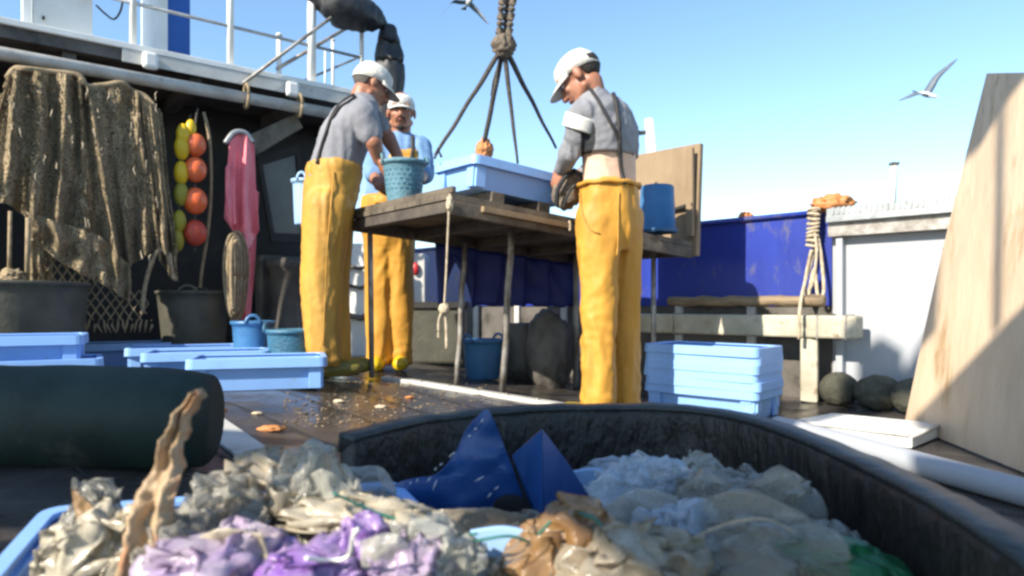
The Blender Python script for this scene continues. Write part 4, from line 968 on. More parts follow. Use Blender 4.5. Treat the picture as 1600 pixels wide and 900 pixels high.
# tall torn strip
sheet([(185, 915, 265, 915, .60), (200, 850, 262, 860, .60), (212, 790, 272, 800, .61), (238, 740, 282, 748, .62), (262, 690, 288, 700, .63), (280, 662, 296, 668, .63), (296, 632, 306, 640, .63), (308, 608, 314, 616, .63)], m_burlap, 'torn_strip', 'tall torn tan strip with orange stains rising above the crate corner', 'torn strip', amp=.011, fr=30, seed=3, fold=.006, rag=.0032)
sheet([(118, 768, 122, 770, .66), (118, 790, 150, 795, .66), (125, 815, 160, 812, .66), (120, 850, 165, 850, .66)], m_bfilm, 'torn_strip', 'short pointed brown film scrap at the left corner of the crate', 'torn strip', amp=.006, fr=30, seed=6)
sheet([(520, 790, 522, 815, .78), (600, 798, 600, 850, .76), (690, 800, 690, 870, .74), (760, 798, 740, 835, .76), (830, 815, 822, 832, .78)], m_beige, 'cream_cloth', 'long cream and brown cloth below the cobalt plastic', 'cloth', amp=.008, fr=20, seed=8)
sheet([(735, 830, 728, 905, .68), (790, 824, 780, 905, .68), (850, 838, 830, 905, .68)], m_paleblue, 'foam_sheet', 'pale blue smooth sheet at the bottom centre, left of the brown sack', 'sheet', amp=.001, fr=6, th=.006)
sheet([(895, 738, 893, 770, 1.0), (930, 733, 930, 772, 1.0), (965, 740, 968, 776, 1.0)], m_paleblue, 'foam_sheet', 'small pale blue lid peeping out right of the folded cobalt plastic', 'sheet', amp=.001, fr=6, th=.01)
sheet([(985, 838, 1010, 905, .74), (1060, 834, 1060, 895, .74), (1112, 832, 1110, 880, .74)], m_pblue, 'cobalt_scrap', 'blue plastic scrap under the large grey bag', 'plastic scrap', amp=.003, fr=8, th=.003)
sheet([(455, 770, 440, 830, .70), (500, 742, 520, 822, .70), (548, 765, 560, 835, .70)], m_clear, 'clear_sheet', 'thin clear sheet standing up right of the highest beige bag', 'plastic sheet', amp=.012, fr=16, seed=21)
sheet([(300, 850, 310, 910, .60), (350, 832, 370, 905, .58), (410, 840, 430, 905, .58)], m_wfilm, 'white_sheet', 'whitish sheet lying over the left part of the lilac bag', 'plastic sheet', amp=.012, fr=18, seed=22)
sheet([(935, 800, 950, 850, .80), (985, 770, 1010, 850, .78), (1050, 780, 1060, 855, .78)], m_clear, 'clear_sheet', 'thin clear sheet over the icy white bag', 'plastic sheet', amp=.014, fr=14, seed=23)
sheet([(1105, 775, 1100, 900, .70), (1160, 765, 1170, 905, .68), (1230, 800, 1235, 905, .67), (1285, 840, 1270, 905, .68)], m_greyf, 'clear_sheet', 'broad limp translucent sheet covering the large grey bag', 'plastic sheet', amp=.014, fr=12, seed=24)
sheet([(560, 850, 565, 905, .57), (610, 838, 615, 905, .57), (655, 870, 650, 910, .57)], m_clear, 'clear_sheet', 'clear wrinkled sheet over the pale pink wrap', 'plastic sheet', amp=.010, fr=20, seed=25)
# cobalt plastic pieces
def curved(name, lab, pxs, cx_, bulge, mat, dep, slope=0):
    bm = bmesh.new(); pts = spline([V((a, b, 0)) for a, b in pxs], 5)
    c = V((sum(p.x for p in pts) / len(pts), sum(p.y for p in pts) / len(pts), 0)); R_ = 10; g = []
    for k in range(R_ + 1):
        f_ = k / R_; ring = []
        for p in pts[:-1]:
            q = c.lerp(p, f_); dd = dep + bulge * ((q.x - cx_) / 120) ** 2 + slope * (q.x - cx_) / 100
            w_ = P(q.x, q.y, dd + f_ * .006 * noise.noise(V((q.x * .03, q.y * .03, 1))) + .012 * f_ * (.4 - abs(noise.noise(V((q.x * .012, q.y * .02, 4)))))); ring.append(bm.verts.new(w_))
        g.append(ring)
    for a, b in zip(g, g[1:]):
        n = len(a)
        for j in range(n): bm.faces.new((a[j], a[(j + 1) % n], b[(j + 1) % n], b[j]))
    bmesh.ops.remove_doubles(bm, verts=bm.verts[:], dist=1e-5); bmesh.ops.recalc_face_normals(bm, faces=bm.faces[:])
    o = obj(name, bm, mat); s_ = o.modifiers.new('thick', 'SOLIDIFY'); s_.thickness = .003; s_.offset = 0
    return tag(o, lab, 'plastic piece')
o = curved('cobalt_plastic', 'cobalt blue cut plastic with a tall jagged point, left of the folded piece', [(596, 812), (600, 772), (628, 752), (680, 742), (708, 712), (728, 672), (745, 652), (762, 640), (776, 668), (790, 705), (806, 748), (822, 790), (838, 822), (760, 818), (680, 816), (596, 812)], 700, .03, m_pblue, .90)
bm = bmesh.new(); rs = random.Random(5)
for k in range(30):
    if k < 14: f_ = min(1, max(0, k / 13 + rs.uniform(-.04, .04))); x, y = 640 + 118 * f_ , 755 - 22 * f_ - 82 * f_ ** 1.6; L_ = 3
    else: x, y = rs.uniform(650, 790), rs.uniform(745, 805); L_ = rs.uniform(3, 9)
    a_ = rs.uniform(.5, 1.3); dd = .90 + .03 * ((x - 700) / 120) ** 2 - .008
    if k in (2, 3, 6, 9, 12) or k > 22: continue
    tube(bm, [P(x + L_ * math.cos(a_) * q_, y - L_ * math.sin(a_) * q_, dd) for q_ in (-1, 0, 1)], [.0003, .0010, .0003], 5)
sc_ = obj('scratches', bm, m_wcloth, smooth=True); bpy.context.view_layer.update(); sc_.parent = o; sc_.location = sc_.location - o.location; sc_['kind'] = 'stuff'
bm = bmesh.new(); ell(bm, P(797, 792, .893), (.022, .003, .016), sub=3); tag(obj('drain_hole', bm, m_darkin, smooth=True), None); bpy.context.view_layer.update()
dh = bpy.data.objects['drain_hole']; dh.parent = o; dh.location = dh.location - o.location
t = thing('folded_cobalt', 'folded cobalt plastic corner with one face in shade, at the centre', 'plastic piece', tuple(P(850, 825, .9)))
bm = bmesh.new(); extr(bm, [P(800, 712, .96), P(847, 671, .90), P(850, 828, .87), P(828, 790, .92)], (0, .003, 0)); obj('shaded_face', bm, m_pblue, t)
bm = bmesh.new(); extr(bm, [P(847.5, 671, .90), P(892, 730, .94), P(934, 797, .97), P(905, 815, .95), P(851, 828, .87)], (0, .003, 0)); obj('lit_face', bm, m_pblue, t)
# twine
def twine(lab, pts, d, mat, r_=.0014, name='green_twine'):
    bm = bmesh.new(); tube(bm, spline([P(x, y, d + .02 * math.sin(i * 1.3)) for i, (x, y) in enumerate(pts)], 8), r_, 6); tag(obj(name, bm, mat, smooth=True), lab, 'twine')
twine('green twine looping over the cream cloth and the brown sack', [(520, 770), (600, 805), (680, 826), (730, 845), (800, 838), (850, 862), (880, 888), (920, 882), (945, 850), (935, 815), (900, 800)], .64, m_greent)
twine('green twine curling down beside the pale blue sheet', [(860, 815), (830, 850), (800, 895), (780, 930)], .62, m_greent)
twine('short green twine bend above the purple bag', [(665, 905), (672, 865), (705, 840), (745, 834)], .63, m_greent)
twine('thin pale twine arching over the large grey bag', [(990, 890), (1040, 862), (1100, 832), (1150, 815), (1200, 812), (1245, 835)], .64, m_rope, .0011, 'pale_twine')
twine('bright white strap edge across the purple bag', [(478, 872), (520, 876), (545, 868), (552, 838), (560, 826)], .53, m_wcloth, .0018, 'white_strap')
# scraps on the deck
for i, (px, py, r_, mt, lb) in enumerate([(425, 673, .022, m_scrapo, 'orange and white scrap lying on the wet deck'), (596, 637, .014, m_scrap, 'small white scrap on the deck below the table corner'), (345, 642, .012, m_scrapo, 'small brown scrap beside the front crate'), (530, 628, .013, m_scrap, 'pale scrap by the boot of the left man'), (402, 647, .010, m_scrap, 'tiny pale scrap in front of the crate'), (640, 622, .012, m_scrapo, 'brown scrap on the deck before the pale strip')]):
    q = G(px, py); tag(obj('deck_scrap', crumple(q + V((0, 0, r_ * .3)), (r_ * 1.6, r_, r_ * .45), 70 + i, .6, sub=3), mt, smooth=True), lb, 'scrap')
bm = bmesh.new()
for k in range(420):
    px = rnd.uniform(440, 760); py = rnd.uniform(596, 668); q = G(px, py); s = rnd.uniform(.002, .006)
    bmesh.ops.create_icosphere(bm, subdivisions=1, radius=1, matrix=Matrix.Translation(q + V((0, 0, s * .3))) @ Matrix.Rotation(rnd.uniform(0, 3), 4, 'Z') @ Matrix.Diagonal((s * rnd.uniform(1, 2.6), s, s * .5, 1)))
    mi = rnd.choice([0, 0, 1, 2])
    for f in bm.faces[-20:]: f.material_index = mi
tag(obj('deck_litter', bm, [m_wood, m_plyb, m_rubber]), 'small mud and shell litter scattered on the wet deck', 'litter', kind='stuff')

# ------------------------------------------------------------------ gulls
def gull(lab, c, body_dir, tips, s=1):
    t = thing('seagull', lab, 'seagull', tuple(c), 'seagulls in the sky'); c = V(c); d = V(body_dir).normalized(); s_w = s; s = s * .78
    bm = bmesh.new(); tube(bm, [c - d * .24 * s, c - d * .17 * s, c - d * .08 * s, c, c + d * .10 * s, c + d * .15 * s, c + d * .19 * s, c + d * .225 * s], [.008 * s, .03 * s, .06 * s, .07 * s, .05 * s, .04 * s, .035 * s, .008 * s], 14)
    obj('body', remesh(bm, .012 * s, 2), m_gullw, t, smooth=True)
    bm = bmesh.new(); sd_ = d.cross(V((0, 0, 1))).normalized(); a = c - d * .2 * s
    extr(bm, [a - sd_ * .02 * s, a + sd_ * .02 * s, a - d * .14 * s + sd_ * .07 * s, a - d * .14 * s - sd_ * .07 * s], (0, 0, .012 * s)); obj('tail', bm, m_gull, t)
    bm = bmesh.new(); tube(bm, [c + d * .215 * s, c + d * .26 * s], [.012 * s, .002], 8); obj('beak', bm, m_ye, t)
    for el, tp in tips:
        bm = bmesh.new(); pts = spline([c, c.lerp(V(el), .5), V(el), V(el).lerp(V(tp), .55), V(tp)], 5); n = len(pts); g = []
        for i, p in enumerate(pts):
            f_ = i / (n - 1); ch = .11 * s * (1 - f_ ** 2.2) + .01 * s; th = .02 * s * (1 - f_) + .003
            g.append([bm.verts.new(p + d * ch * .5), bm.verts.new(p + V((0, 0, th))), bm.verts.new(p - d * ch), bm.verts.new(p - V((0, 0, th * .3)))])
        for a, b in zip(g, g[1:]):
            for j in range(4): bm.faces.new((a[j], a[(j + 1) % 4], b[(j + 1) % 4], b[j]))
        bm.faces.new(g[0][::-1]); bm.faces.new(g[-1]); bmesh.ops.recalc_face_normals(bm, faces=bm.faces[:]); bm.faces.ensure_lookup_table()
        for f in bm.faces:
            f.material_index = 0
        obj('wing', bm, m_gull, t, smooth=True)
D = 12
gull('gull flying at the right with one wing raised, near the plywood top', P(1449, 148, D), (.5, -.3, -.25), [(P(1466, 120, D + .1), P(1496, 92, D + .3)), (P(1436, 146, D - .3), P(1404, 158, D - .5))], .9)
D = 11
gull('gull at the top edge of the picture, left of the hoist rope', P(733, 3, D), (.3, -.6, .1), [(P(748, 18, D), P(764, 38, D - .2)), (P(708, 2, D), P(689, 26, D + .2))], .9)

# far masts on the quay side
t = thing('signal_post', 'white post with a small camera arm behind the upright board', 'post', tuple(P(1018, 240, 6.6)))
q = P(1018, 240, 7.2); bm = bmesh.new(); zt = P(1014, 186, 7.2); tube(bm, [V((q.x, 7.2, -.6)), q, zt], [.06, .055, .045], 12); obj('post', bm, m_white, t, smooth=True)
bm = bmesh.new(); tube(bm, [P(1012, 206, 7.2), P(1000, 208, 7.18), P(990, 203, 7.15)], .022, 8); obj('arm', bm, m_greybrown, t, smooth=True)
bm = bmesh.new(); box(bm, P(989, 203, 7.15), (.10, .08, .07)); obj('lamp', bm, m_greybrown, t, bevel=.01)
t = thing('quay_bollard_post', 'thin grey post standing beyond the ridged cap rail', 'post', tuple(P(1395, 330, 8)))
bm = bmesh.new(); tube(bm, [V((P(1394, 330, 8).x, 8, -1.2)), P(1394, 330, 8), P(1397, 256, 8)], [.045, .04, .035], 10); obj('post', bm, m_offwhite, t, smooth=True)
bm = bmesh.new(); box(bm, P(1397, 256, 8), (.085, .08, .03)); obj('cap', bm, m_greybrown, t)

# ================================================================== PEOPLE
def basis(fwd, tilt=0.0, roll=0.0):
    f = V(fwd).normalized(); r_ = f.cross(V((0, 0, 1))).normalized(); u = r_.cross(f).normalized()
    if tilt: q = Matrix.Rotation(-tilt, 3, r_); f = q @ f; u = q @ u
    if roll: q = Matrix.Rotation(roll, 3, f); r_ = q @ r_; u = q @ u
    return Matrix((r_, f, u)).transposed()               # columns: right, forward, up
def add_head(bm, c, B, s=1.0):
    c = V(c); T_ = lambda x, y, z: c + B @ V((x * s, y * s, z * s))
    ell(bm, T_(0, -.008, .035), (.076 * s, .096 * s, .085 * s), B)
    ell(bm, T_(0, .020, -.030), (.060 * s, .072 * s, .080 * s), B)
    ell(bm, T_(0, .050, -.088), (.030 * s, .028 * s, .024 * s), B, 2)              # chin
    cap(bm, T_(-.05, .0, -.06), T_(-.02, .06, -.085), .022 * s, .018 * s); cap(bm, T_(.05, .0, -.06), T_(.02, .06, -.085), .022 * s, .018 * s)
    cap(bm, T_(0, .088, .012), T_(0, .108, -.030), .010 * s, .015 * s, 10)         # nose
    ell(bm, T_(-.012, .098, -.034), (.009 * s, .010 * s, .007 * s), B, 2); ell(bm, T_(.012, .098, -.034), (.009 * s, .010 * s, .007 * s), B, 2)
    cap(bm, T_(-.045, .075, .030), T_(.045, .075, .030), .013 * s, .013 * s, 10)   # brow
    ell(bm, T_(-.036, .066, -.022), (.020 * s, .016 * s, .018 * s), B, 2); ell(bm, T_(.036, .066, -.022), (.020 * s, .016 * s, .018 * s), B, 2)
    ell(bm, T_(0, .086, -.060), (.022 * s, .010 * s, .010 * s), B, 2)
    for sx in (-1, 1): ell(bm, T_(sx * .080, -.008, -.008), (.010 * s, .020 * s, .032 * s), B, 2)
def add_hand(bm, wrist, d, pn, thumb, s=1.0, curl=.6):
    """d: wrist->fingers, pn: palm normal (fingers curl that way), thumb: side of the thumb"""
    d = V(d).normalized(); pn = V(pn); pn = (pn - d * pn.dot(d)).normalized(); sd_ = d.cross(pn).normalized()
    if sd_.dot(V(thumb)) < 0: sd_ = -sd_
    w = V(wrist); B = Matrix((sd_, d, pn)).transposed()
    ell(bm, w + d * .048 * s, (.042 * s, .055 * s, .017 * s), B)
    for k, (o_, L_) in enumerate(((.030, .072), (.011, .080), (-.009, .075), (-.028, .060))):
        p = w + d * .086 * s + sd_ * o_ * s; a = 0.15; q = p
        cap(bm, w + d * .05 * s + sd_ * o_ * .8 * s, p, .010 * s, .0098 * s, 10)
        for j, fr_ in enumerate((.45, .32, .23)):
            a += curl * (.75 + .06 * k); dd = (d * math.cos(a) + pn * math.sin(a)) + sd_ * o_ * 1.5
            nq = q + dd.normalized() * L_ * fr_ * s; cap(bm, q, nq, (.0096 - .0006 * j) * s, (.0090 - .0008 * j) * s, 10); q = nq
    p = w + d * .022 * s + sd_ * .032 * s; q = p + (d * .55 + sd_ * .7 + pn * .35).normalized() * .038 * s; r_ = q + (d * .8 + sd_ * .15 + pn * .6).normalized() * .030 * s
    cap(bm, w + d * .02 * s + sd_ * .015 * s, p, .016 * s, .013 * s, 10); cap(bm, p, q, .013 * s, .0105 * s, 10); cap(bm, q, r_, .0105 * s, .009 * s, 10)
def head_bits(t, c, B, hairmat, s=1.0, beard=False):
    c = V(c); T_ = lambda x, y, z: c + B @ V((x * s, y * s, z * s))
    for sx in (-1, 1):
        bm = bmesh.new(); ell(bm, T_(sx * .031, .076, .008), (.013 * s, .010 * s, .008 * s), B, 2); ell(bm, T_(sx * .031, .0845, .008), (.006 * s, .004 * s, .006 * s), B, 2)
        bm.faces.ensure_lookup_table(); n_ = len(bm.faces) // 2
        for f in bm.faces[n_:]: f.material_index = 1
        obj('eye', bm, [m_eyew, m_hair], t, smooth=True)
        bm = bmesh.new(); tube(bm, [T_(sx * .012, .090, .024), T_(sx * .030, .090, .030), T_(sx * .048, .078, .025)], [.003 * s, .0045 * s, .002 * s], 8); obj('eyebrow', bm, m_hair, t, smooth=True)
    bm = bmesh.new(); tube(bm, [T_(-.022, .088, -.058), T_(-.008, .097, -.056), T_(.008, .097, -.056), T_(.022, .088, -.058)], [.002 * s, .005 * s, .005 * s, .002 * s], 8); obj('mouth', bm, m_lip2, t, smooth=True)
    bm = bmesh.new(); ell(bm, T_(0, -.012, .030), (.080 * s, .099 * s, .085 * s), B, 4); Bi = B.transposed()
    dele = [v for v in bm.verts if (lambda q: q.z > .052 * s or q.y > .028 * s + .02 * noise.noise(v.co * 40) or q.z < -.045 * s + .012 * noise.noise(v.co * 60) or (q.y > -.03 * s and q.z < .01 * s))(Bi @ (v.co - c))]
    bmesh.ops.delete(bm, geom=dele, context='VERTS'); o = obj('hair', bm, hairmat, t, smooth=True); s_ = o.modifiers.new('thick', 'SOLIDIFY'); s_.thickness = .006
    if beard:
        bm = bmesh.new(); ell(bm, T_(0, .056, -.092), (.028 * s, .026 * s, .022 * s), B, 3); cap(bm, T_(-.024, .088, -.049), T_(.024, .088, -.049), .006 * s, .006 * s, 8)
        for sx in (-1, 1): cap(bm, T_(sx * .026, .086, -.049), T_(sx * .026, .070, -.082), .004 * s, .005 * s, 8)
        obj('beard', remesh(bm, .004, 1), m_hair, t, smooth=True)
def add_cap(t, c, B, s=1.0, emblem=None, mat=None, back=False, vis=.075):
    c = V(c); mat = mat or m_capm; T_ = lambda x, y, z: c + B @ V((x * s, y * s, z * s))
    bm = bmesh.new(); n = 32; rg = []
    for k in range(9):
        a = math.pi / 2 * k / 8; rr = math.cos(a) ** .80 if k < 8 else .02; z = .040 + .080 * math.sin(a)
        rg.append([bm.verts.new(T_(.090 * rr * math.cos(b), -.006 + .108 * rr * math.sin(b) , z + (.012 * math.sin(b) if k < 4 else .004) * (1 - k / 8))) for b in [2 * math.pi * j / n for j in range(n)]])
    for a, b in zip(rg, rg[1:]):
        for j in range(n): bm.faces.new((a[j], a[(j + 1) % n], b[(j + 1) % n], b[j]))
    bm.faces.new(rg[-1]); low = [bm.verts.new(T_(.087 * math.cos(b), -.006 + .105 * math.sin(b), .012 + .016 * math.sin(b))) for b in [2 * math.pi * j / n for j in range(n)]]
    for j in range(n): bm.faces.new((low[j], low[(j + 1) % n], rg[0][(j + 1) % n], rg[0][j]))
    bmesh.ops.recalc_face_normals(bm, faces=bm.faces[:]); o = obj('cap', bm, mat, t, smooth=True); s_ = o.modifiers.new('thick', 'SOLIDIFY'); s_.thickness = .003
    bm = bmesh.new(); g = []
    for i in range(13):
        b = R(20 + 140 * i / 12); row = []
        for k in range(5):
            f_ = k / 4; ex = vis * math.sin((b - R(20)) / R(140) * math.pi) ** .6 * f_
            x = .088 * math.cos(b) * (1 - .1 * f_); row.append(bm.verts.new(T_(x, -.006 + .104 * math.sin(b) + ex, .030 - .18 * ex - 1.1 * x * x * f_ - .012 * f_)))
        g.append(row)
    for i in range(12):
        for k in range(4): bm.faces.new((g[i][k], g[i + 1][k], g[i + 1][k + 1], g[i][k + 1]))
    v_ = obj('visor', bm, mat, o, smooth=True); s_ = v_.modifiers.new('thick', 'SOLIDIFY'); s_.thickness = .004
    bm = bmesh.new(); ell(bm, T_(0, -.006, .121), (.007, .007, .004), B, 2); obj('cap_button', bm, mat, o, smooth=True)
    if emblem:
        bm = bmesh.new(); ell(bm, T_(*emblem), (.016 * s, .006 * s, .024 * s), B, 3); obj('emblem', bm, m_black, o, smooth=True)
def proj(me_bvh, px, py, off=.006):
    o_ = V((0, 0, H)); d = (P(px, py, 1) - o_).normalized(); h, n, i, ds = me_bvh.ray_cast(o_, d)
    if h is None: return None
    return h + n * off
def strap(t, bvh, pts, w_, name='brace', mat=None):
    pts = spline([V((a, b, 0)) for a, b in pts], 6); L_ = []
    for p in pts:
        h = proj(bvh, p.x, p.y)
        if h is not None: L_.append(h)
    if len(L_) < 3: return
    for _ in range(2): L_ = [L_[0]] + [(L_[i - 1] + L_[i] * 2 + L_[i + 1]) / 4 for i in range(1, len(L_) - 1)] + [L_[-1]]
    bm = bmesh.new(); tube(bm, L_, w_, 8, flat=.9); obj(name, bm, mat or m_strp, t, smooth=True)
def bvh_of(o):
    me = o.data; off = V((0, 0, 0)); r = o
    while r.parent: r = r.parent
    off = V(r['o0']); return BVHTree.FromPolygons([v.co + off for v in me.vertices], [tuple(p.vertices) for p in me.polygons])
def paint(o, fn):
    """material index by where a face lies: colour blocks sewn into the cloth"""
    r = o
    while r.parent: r = r.parent
    off = V(r['o0'])
    for p in o.data.polygons: p.material_index = fn(p.center + off)
def wr(seed, a=.006, ankle=None):
    def rdg(x): return .45 - abs(x) * 2.2
    def f(p, n):
        w_ = noise.noise(V((p.x * 4, p.y * 4, p.z * 2.5 + seed))) * .5
        v = a * rdg(noise.noise(V((p.x * 15 + w_ * 3, p.y * 15, p.z * 2.2 + seed)))) + a * .5 * rdg(noise.noise(V((p.x * 8 + seed, p.y * 8 + w_ * 4, p.z * 9 + w_ * 6)))) + a * .25 * noise.noise(p * 40)
        if ankle is not None:
            k = max(0, 1 - (p.z - ankle) / .16); v += .004 * k * math.sin(p.z * 80 + 14 * noise.noise(p * 6))
        return v
    return f
def to_px(p): return 800 + F * p.x / p.y, HOR - F * (p.z - H) / p.y

# ---------------- front man, right
dR = 3.05
tR = thing('person', 'man in yellow oilskin trousers and grey sweatshirt, seen from behind at the table right', 'person', (P(950, 0, dR).x, dR, 0), 'fishermen sorting on deck')
fR = V((-.80, .60, 0)).normalized(); aR = V((fR.y, -fR.x, 0))
BR = basis((-.92, .40, 0), tilt=R(36))
hc = P(907, 122, dR - .0)
sh = P(940, 178, dR); wa = P(952, 268, dR + .02)
bm = bmesh.new(); add_head(bm, hc, BR, 1.0)
cap(bm, hc + BR @ V((0, -.02, -.05)), P(930, 168, dR), .055, .060)
loft(bm, [(P(936, 172, dR), .11, .07), (P(940, 190, dR), .14, .09), (P(948, 230, dR), .115, .08), (P(953, 280, dR), .10, .08), (P(953, 325, dR), .09, .08)], aR, fR)
hipA, hipB = P(935, 325, dR - .05), P(972, 325, dR + .06)
ftA, ftB = V((P(936, 0, dR - .07).x, dR - .07, .06)), V((P(976, 0, dR + .07).x, dR + .07, .06))
for h_, f_ in ((hipA, ftA), (hipB, ftB)): cap(bm, h_, h_.lerp(f_, .5), .05, .045); cap(bm, h_.lerp(f_, .5), f_, .045, .032)
sA = P(912, 180, dR - .10); eA = P(893, 238, dR - .06); wA = P(876, 264, dR + .03)
sB_ = P(962, 186, dR + .13); eB = P(968, 245, dR + .24); wB = P(905, 272, dR + .20)
for s_, e_, w_ in ((sA, eA, wA), (sB_, eB, wB)): cap(bm, s_, e_, .045, .038); cap(bm, e_, w_, .038, .024)
add_hand(bm, wA, (-.25, .45, -.75), (.7, .4, 0), (.3, .8, .3), .95, .6)
add_hand(bm, wB, (-.8, .1, -.5), (-.3, -.5, -.5), (0, -.3, .9), .95, .6)
obj('body', remesh(bm, .006, 2), m_skin, tR, smooth=True)
head_bits(tR, hc, BR, m_hair); add_cap(tR, hc, BR, .95, emblem=(.060, -.086, .085))
bm = bmesh.new()
loft(bm, [(P(925, 140, dR), .060, .060), (P(930, 148, dR), .068, .064), (P(938, 158, dR), .110, .088), (P(945, 174, dR), .160, .105), (P(949, 205, dR), .176, .122), (P(952, 228, dR), .166, .118), (P(953, 246, dR), .158, .114)], aR, fR)
cap(bm, sA, eA, .066, .052); cap(bm, eA, wA + (eA - wA) * .1, .052, .040); cap(bm, sB_, eB, .064, .052); cap(bm, eB, wB + (eB - wB) * .12, .052, .036)
o = obj('sweatshirt', remesh(bm, .006, 4, disp=wr(2, .009)), [m_greyj, m_wcloth, m_black], tR, smooth=True)
def fn(p):
    x, y = to_px(p); ax_ = eA - sA; tt = (p - sA).dot(ax_) / ax_.length_squared; dist = ((p - sA) - ax_ * tt).length
    if 908 < x < 930 - max(0, y - 225) * .35 and y > 192 and y > 176 + (x - 912) * 1.0 and y < 262: return 2
    return 0
paint(o, fn); bR = bvh_of(o)
bm = bmesh.new(); n_ = 9; tube(bm, [sA.lerp(eA, .05 + .36 * i / (n_ - 1)) for i in range(n_)], [.0745 - .011 * (.06 + .30 * i / (n_ - 1)) for i in range(n_)], 28, caps=False)
sb_ = obj('sleeve_band', bm, m_wcloth, tR, smooth=True); sb_.modifiers.new('thick', 'SOLIDIFY').thickness = .003

bm = bmesh.new(); loft(bm, [(P(950, 212, dR), .10, .08), (P(952, 232, dR), .140, .108), (P(952, 275, dR + .01), .132, .11), (P(953, 300, dR + .01), .128, .11)], aR, fR)
us = obj('undershirt', remesh(bm, .009, 3, disp=wr(5, .004)), m_cream, tR, smooth=True)
bm = bmesh.new()
loft(bm, [(P(952, 284, dR), .136, .112), (P(952, 290, dR), .142, .120), (P(952, 330, dR), .150, .128), (P(952, 365, dR), .14, .125), (P(952, 392, dR), .11, .10)], aR, fR)
for h_, f_, k in ((hipA, ftA, 1), (hipB, ftB, .96)):
    kn = h_.lerp(f_, .5) + V((0, 0, 0)); cap(bm, h_ + V((0, 0, -.05)), kn, .098 * k, .078 * k, 20); cap(bm, kn, f_, .078 * k, .078 * k, 20)
b = remesh(bm, .010, 3, disp=wr(9, .0085, .03))
bmesh.ops.delete(b, geom=[v for v in b.verts if v.co.z < .012], context='VERTS')
trR = obj('oilskin_trousers', b, m_yel, tR, smooth=True); trR.modifiers.new('thick', 'SOLIDIFY').thickness = .004
bm = bmesh.new(); q = P(952, 291, dR)
pts = [q + aR * math.cos(a) * .147 + fR * math.sin(a) * .125 + V((0, 0, .0025 * math.sin(a * 9))) for a in [2 * math.pi * i / 60 for i in range(61)]]; tube(bm, pts, .010, 8); obj('waistband', bm, m_yel, trR, smooth=True)
for f_ in (ftA, ftB):
    bm = bmesh.new(); c = V((f_.x, f_.y, .045)); cap(bm, c - fR * .01, c + fR * .15, .046, .040); cap(bm, c, c + V((0, 0, .12)), .045, .045)
    b = remesh(bm, .010, 2); 
    for v in b.verts: v.co.z = max(v.co.z, .002)
    obj('boot', b, m_boot, tR, smooth=True)
_me = [bR]
bm = bmesh.new()
def bvh_join(*os):
    vs = []; fs = []
    for o in os:
        r = o
        while r.parent: r = r.parent
        off = V(r['o0']); n0 = len(vs); vs += [v.co + off for v in o.data.vertices]; fs += [tuple(i + n0 for i in p.vertices) for p in o.data.polygons]
    return BVHTree.FromPolygons(vs, fs)
bj = bvh_join(o, us, trR); bm.free()
strap(trR, bj, [(966, 300), (965, 360), (962, 400)], .0035, 'seam', m_yeld)
strap(trR, bj, [(908, 302), (911, 335), (922, 358), (936, 364)], .003, 'pocket_seam', m_yeld)
strap(tR, bj, [(922, 140), (930, 150), (945, 178), (960, 205), (966, 220)], .008)
strap(tR, bj, [(957, 147), (962, 165), (966, 195), (967, 225), (969, 260), (974, 288)], .010)

# woven bag held by the right man
t = thing('woven_bag', 'brown woven bag held over the table edge by the front man', 'bag', tuple(P(888, 325, dR + .06)))
b = crumple(P(889, 296, dR + .07), (.062, .05, .085), 77, .35, 1.6, m=Matrix.Rotation(R(25), 3, 'Y')); obj('bag_body', b, M('woven_cloth', (.25, .20, .14), .8, c2=(.05, .04, .04), scale=22, bump=.8), t, smooth=True)
bm = bmesh.new(); tube(bm, spline([P(870, 322, dR + .02), P(872, 295, dR + .0), P(885, 275, dR), P(898, 266, dR + .04)]), .010); tube(bm, spline([P(880, 325, dR + .0), P(890, 300, dR - .01), P(905, 285, dR + .03)]), .006); obj('bag_strap', bm, m_black, t, smooth=True)

# ---------------- left man
dL = 3.5; zL = .15
tL = thing('person', 'man in grey t-shirt and dirty yellow trousers leaning over the table at left', 'person', (P(512, 0, dL).x, dL, zL), 'fishermen sorting on deck')
fL = V((.90, .42, 0)).normalized(); aL = V((fL.y, -fL.x, 0)); BL = basis((.86, .50, 0), tilt=R(24))
hl = P(580, 134, dL + .02); bm = bmesh.new(); add_head(bm, hl, BL, .94); cap(bm, hl + BL @ V((0, -.02, -.05)), P(562, 166, dL), .056, .062)
loft(bm, [(P(562, 172, dL), .10, .07), (P(548, 195, dL), .14, .09), (P(532, 235, dL), .13, .10), (P(522, 270, dL), .13, .10), (P(515, 300, dL), .13, .10)], aL, fL)
hA, hB = P(512, 310, dL - .08), P(520, 310, dL + .08)
fA = V((P(496, 0, dL - .08).x + .03, dL - .08, zL + .06)); fB = V((P(516, 0, dL + .08).x + .02, dL + .08, zL + .06))
for h_, f_ in ((hA, fA), (hB, fB)): cap(bm, h_, h_.lerp(f_, .5), .05, .045); cap(bm, h_.lerp(f_, .5), f_, .045, .032)
s1 = P(566, 180, dL - .12); e1 = P(584, 222, dL - .13); w1 = P(591, 250, dL - .08)
s2 = P(572, 178, dL + .14); e2 = P(606, 215, dL + .16); w2 = P(622, 244, dL + .08)
for s_, e_, w_ in ((s1, e1, w1), (s2, e2, w2)): cap(bm, s_, e_, .048, .040); cap(bm, e_, w_, .042, .027)
add_hand(bm, w1, (.45, .1, -.85), (.8, .3, 0), (.2, -.8, .2), .95, .5)
add_hand(bm, w2, (.3, -.3, -.7), (.5, -.5, -.3), (-.5, -.2, 0), .95, .5)
obj('body', remesh(bm, .006, 2), m_skin, tL, smooth=True)
head_bits(tL, hl, BL, m_ghair, .94); add_cap(tL, hl, BL, .92)
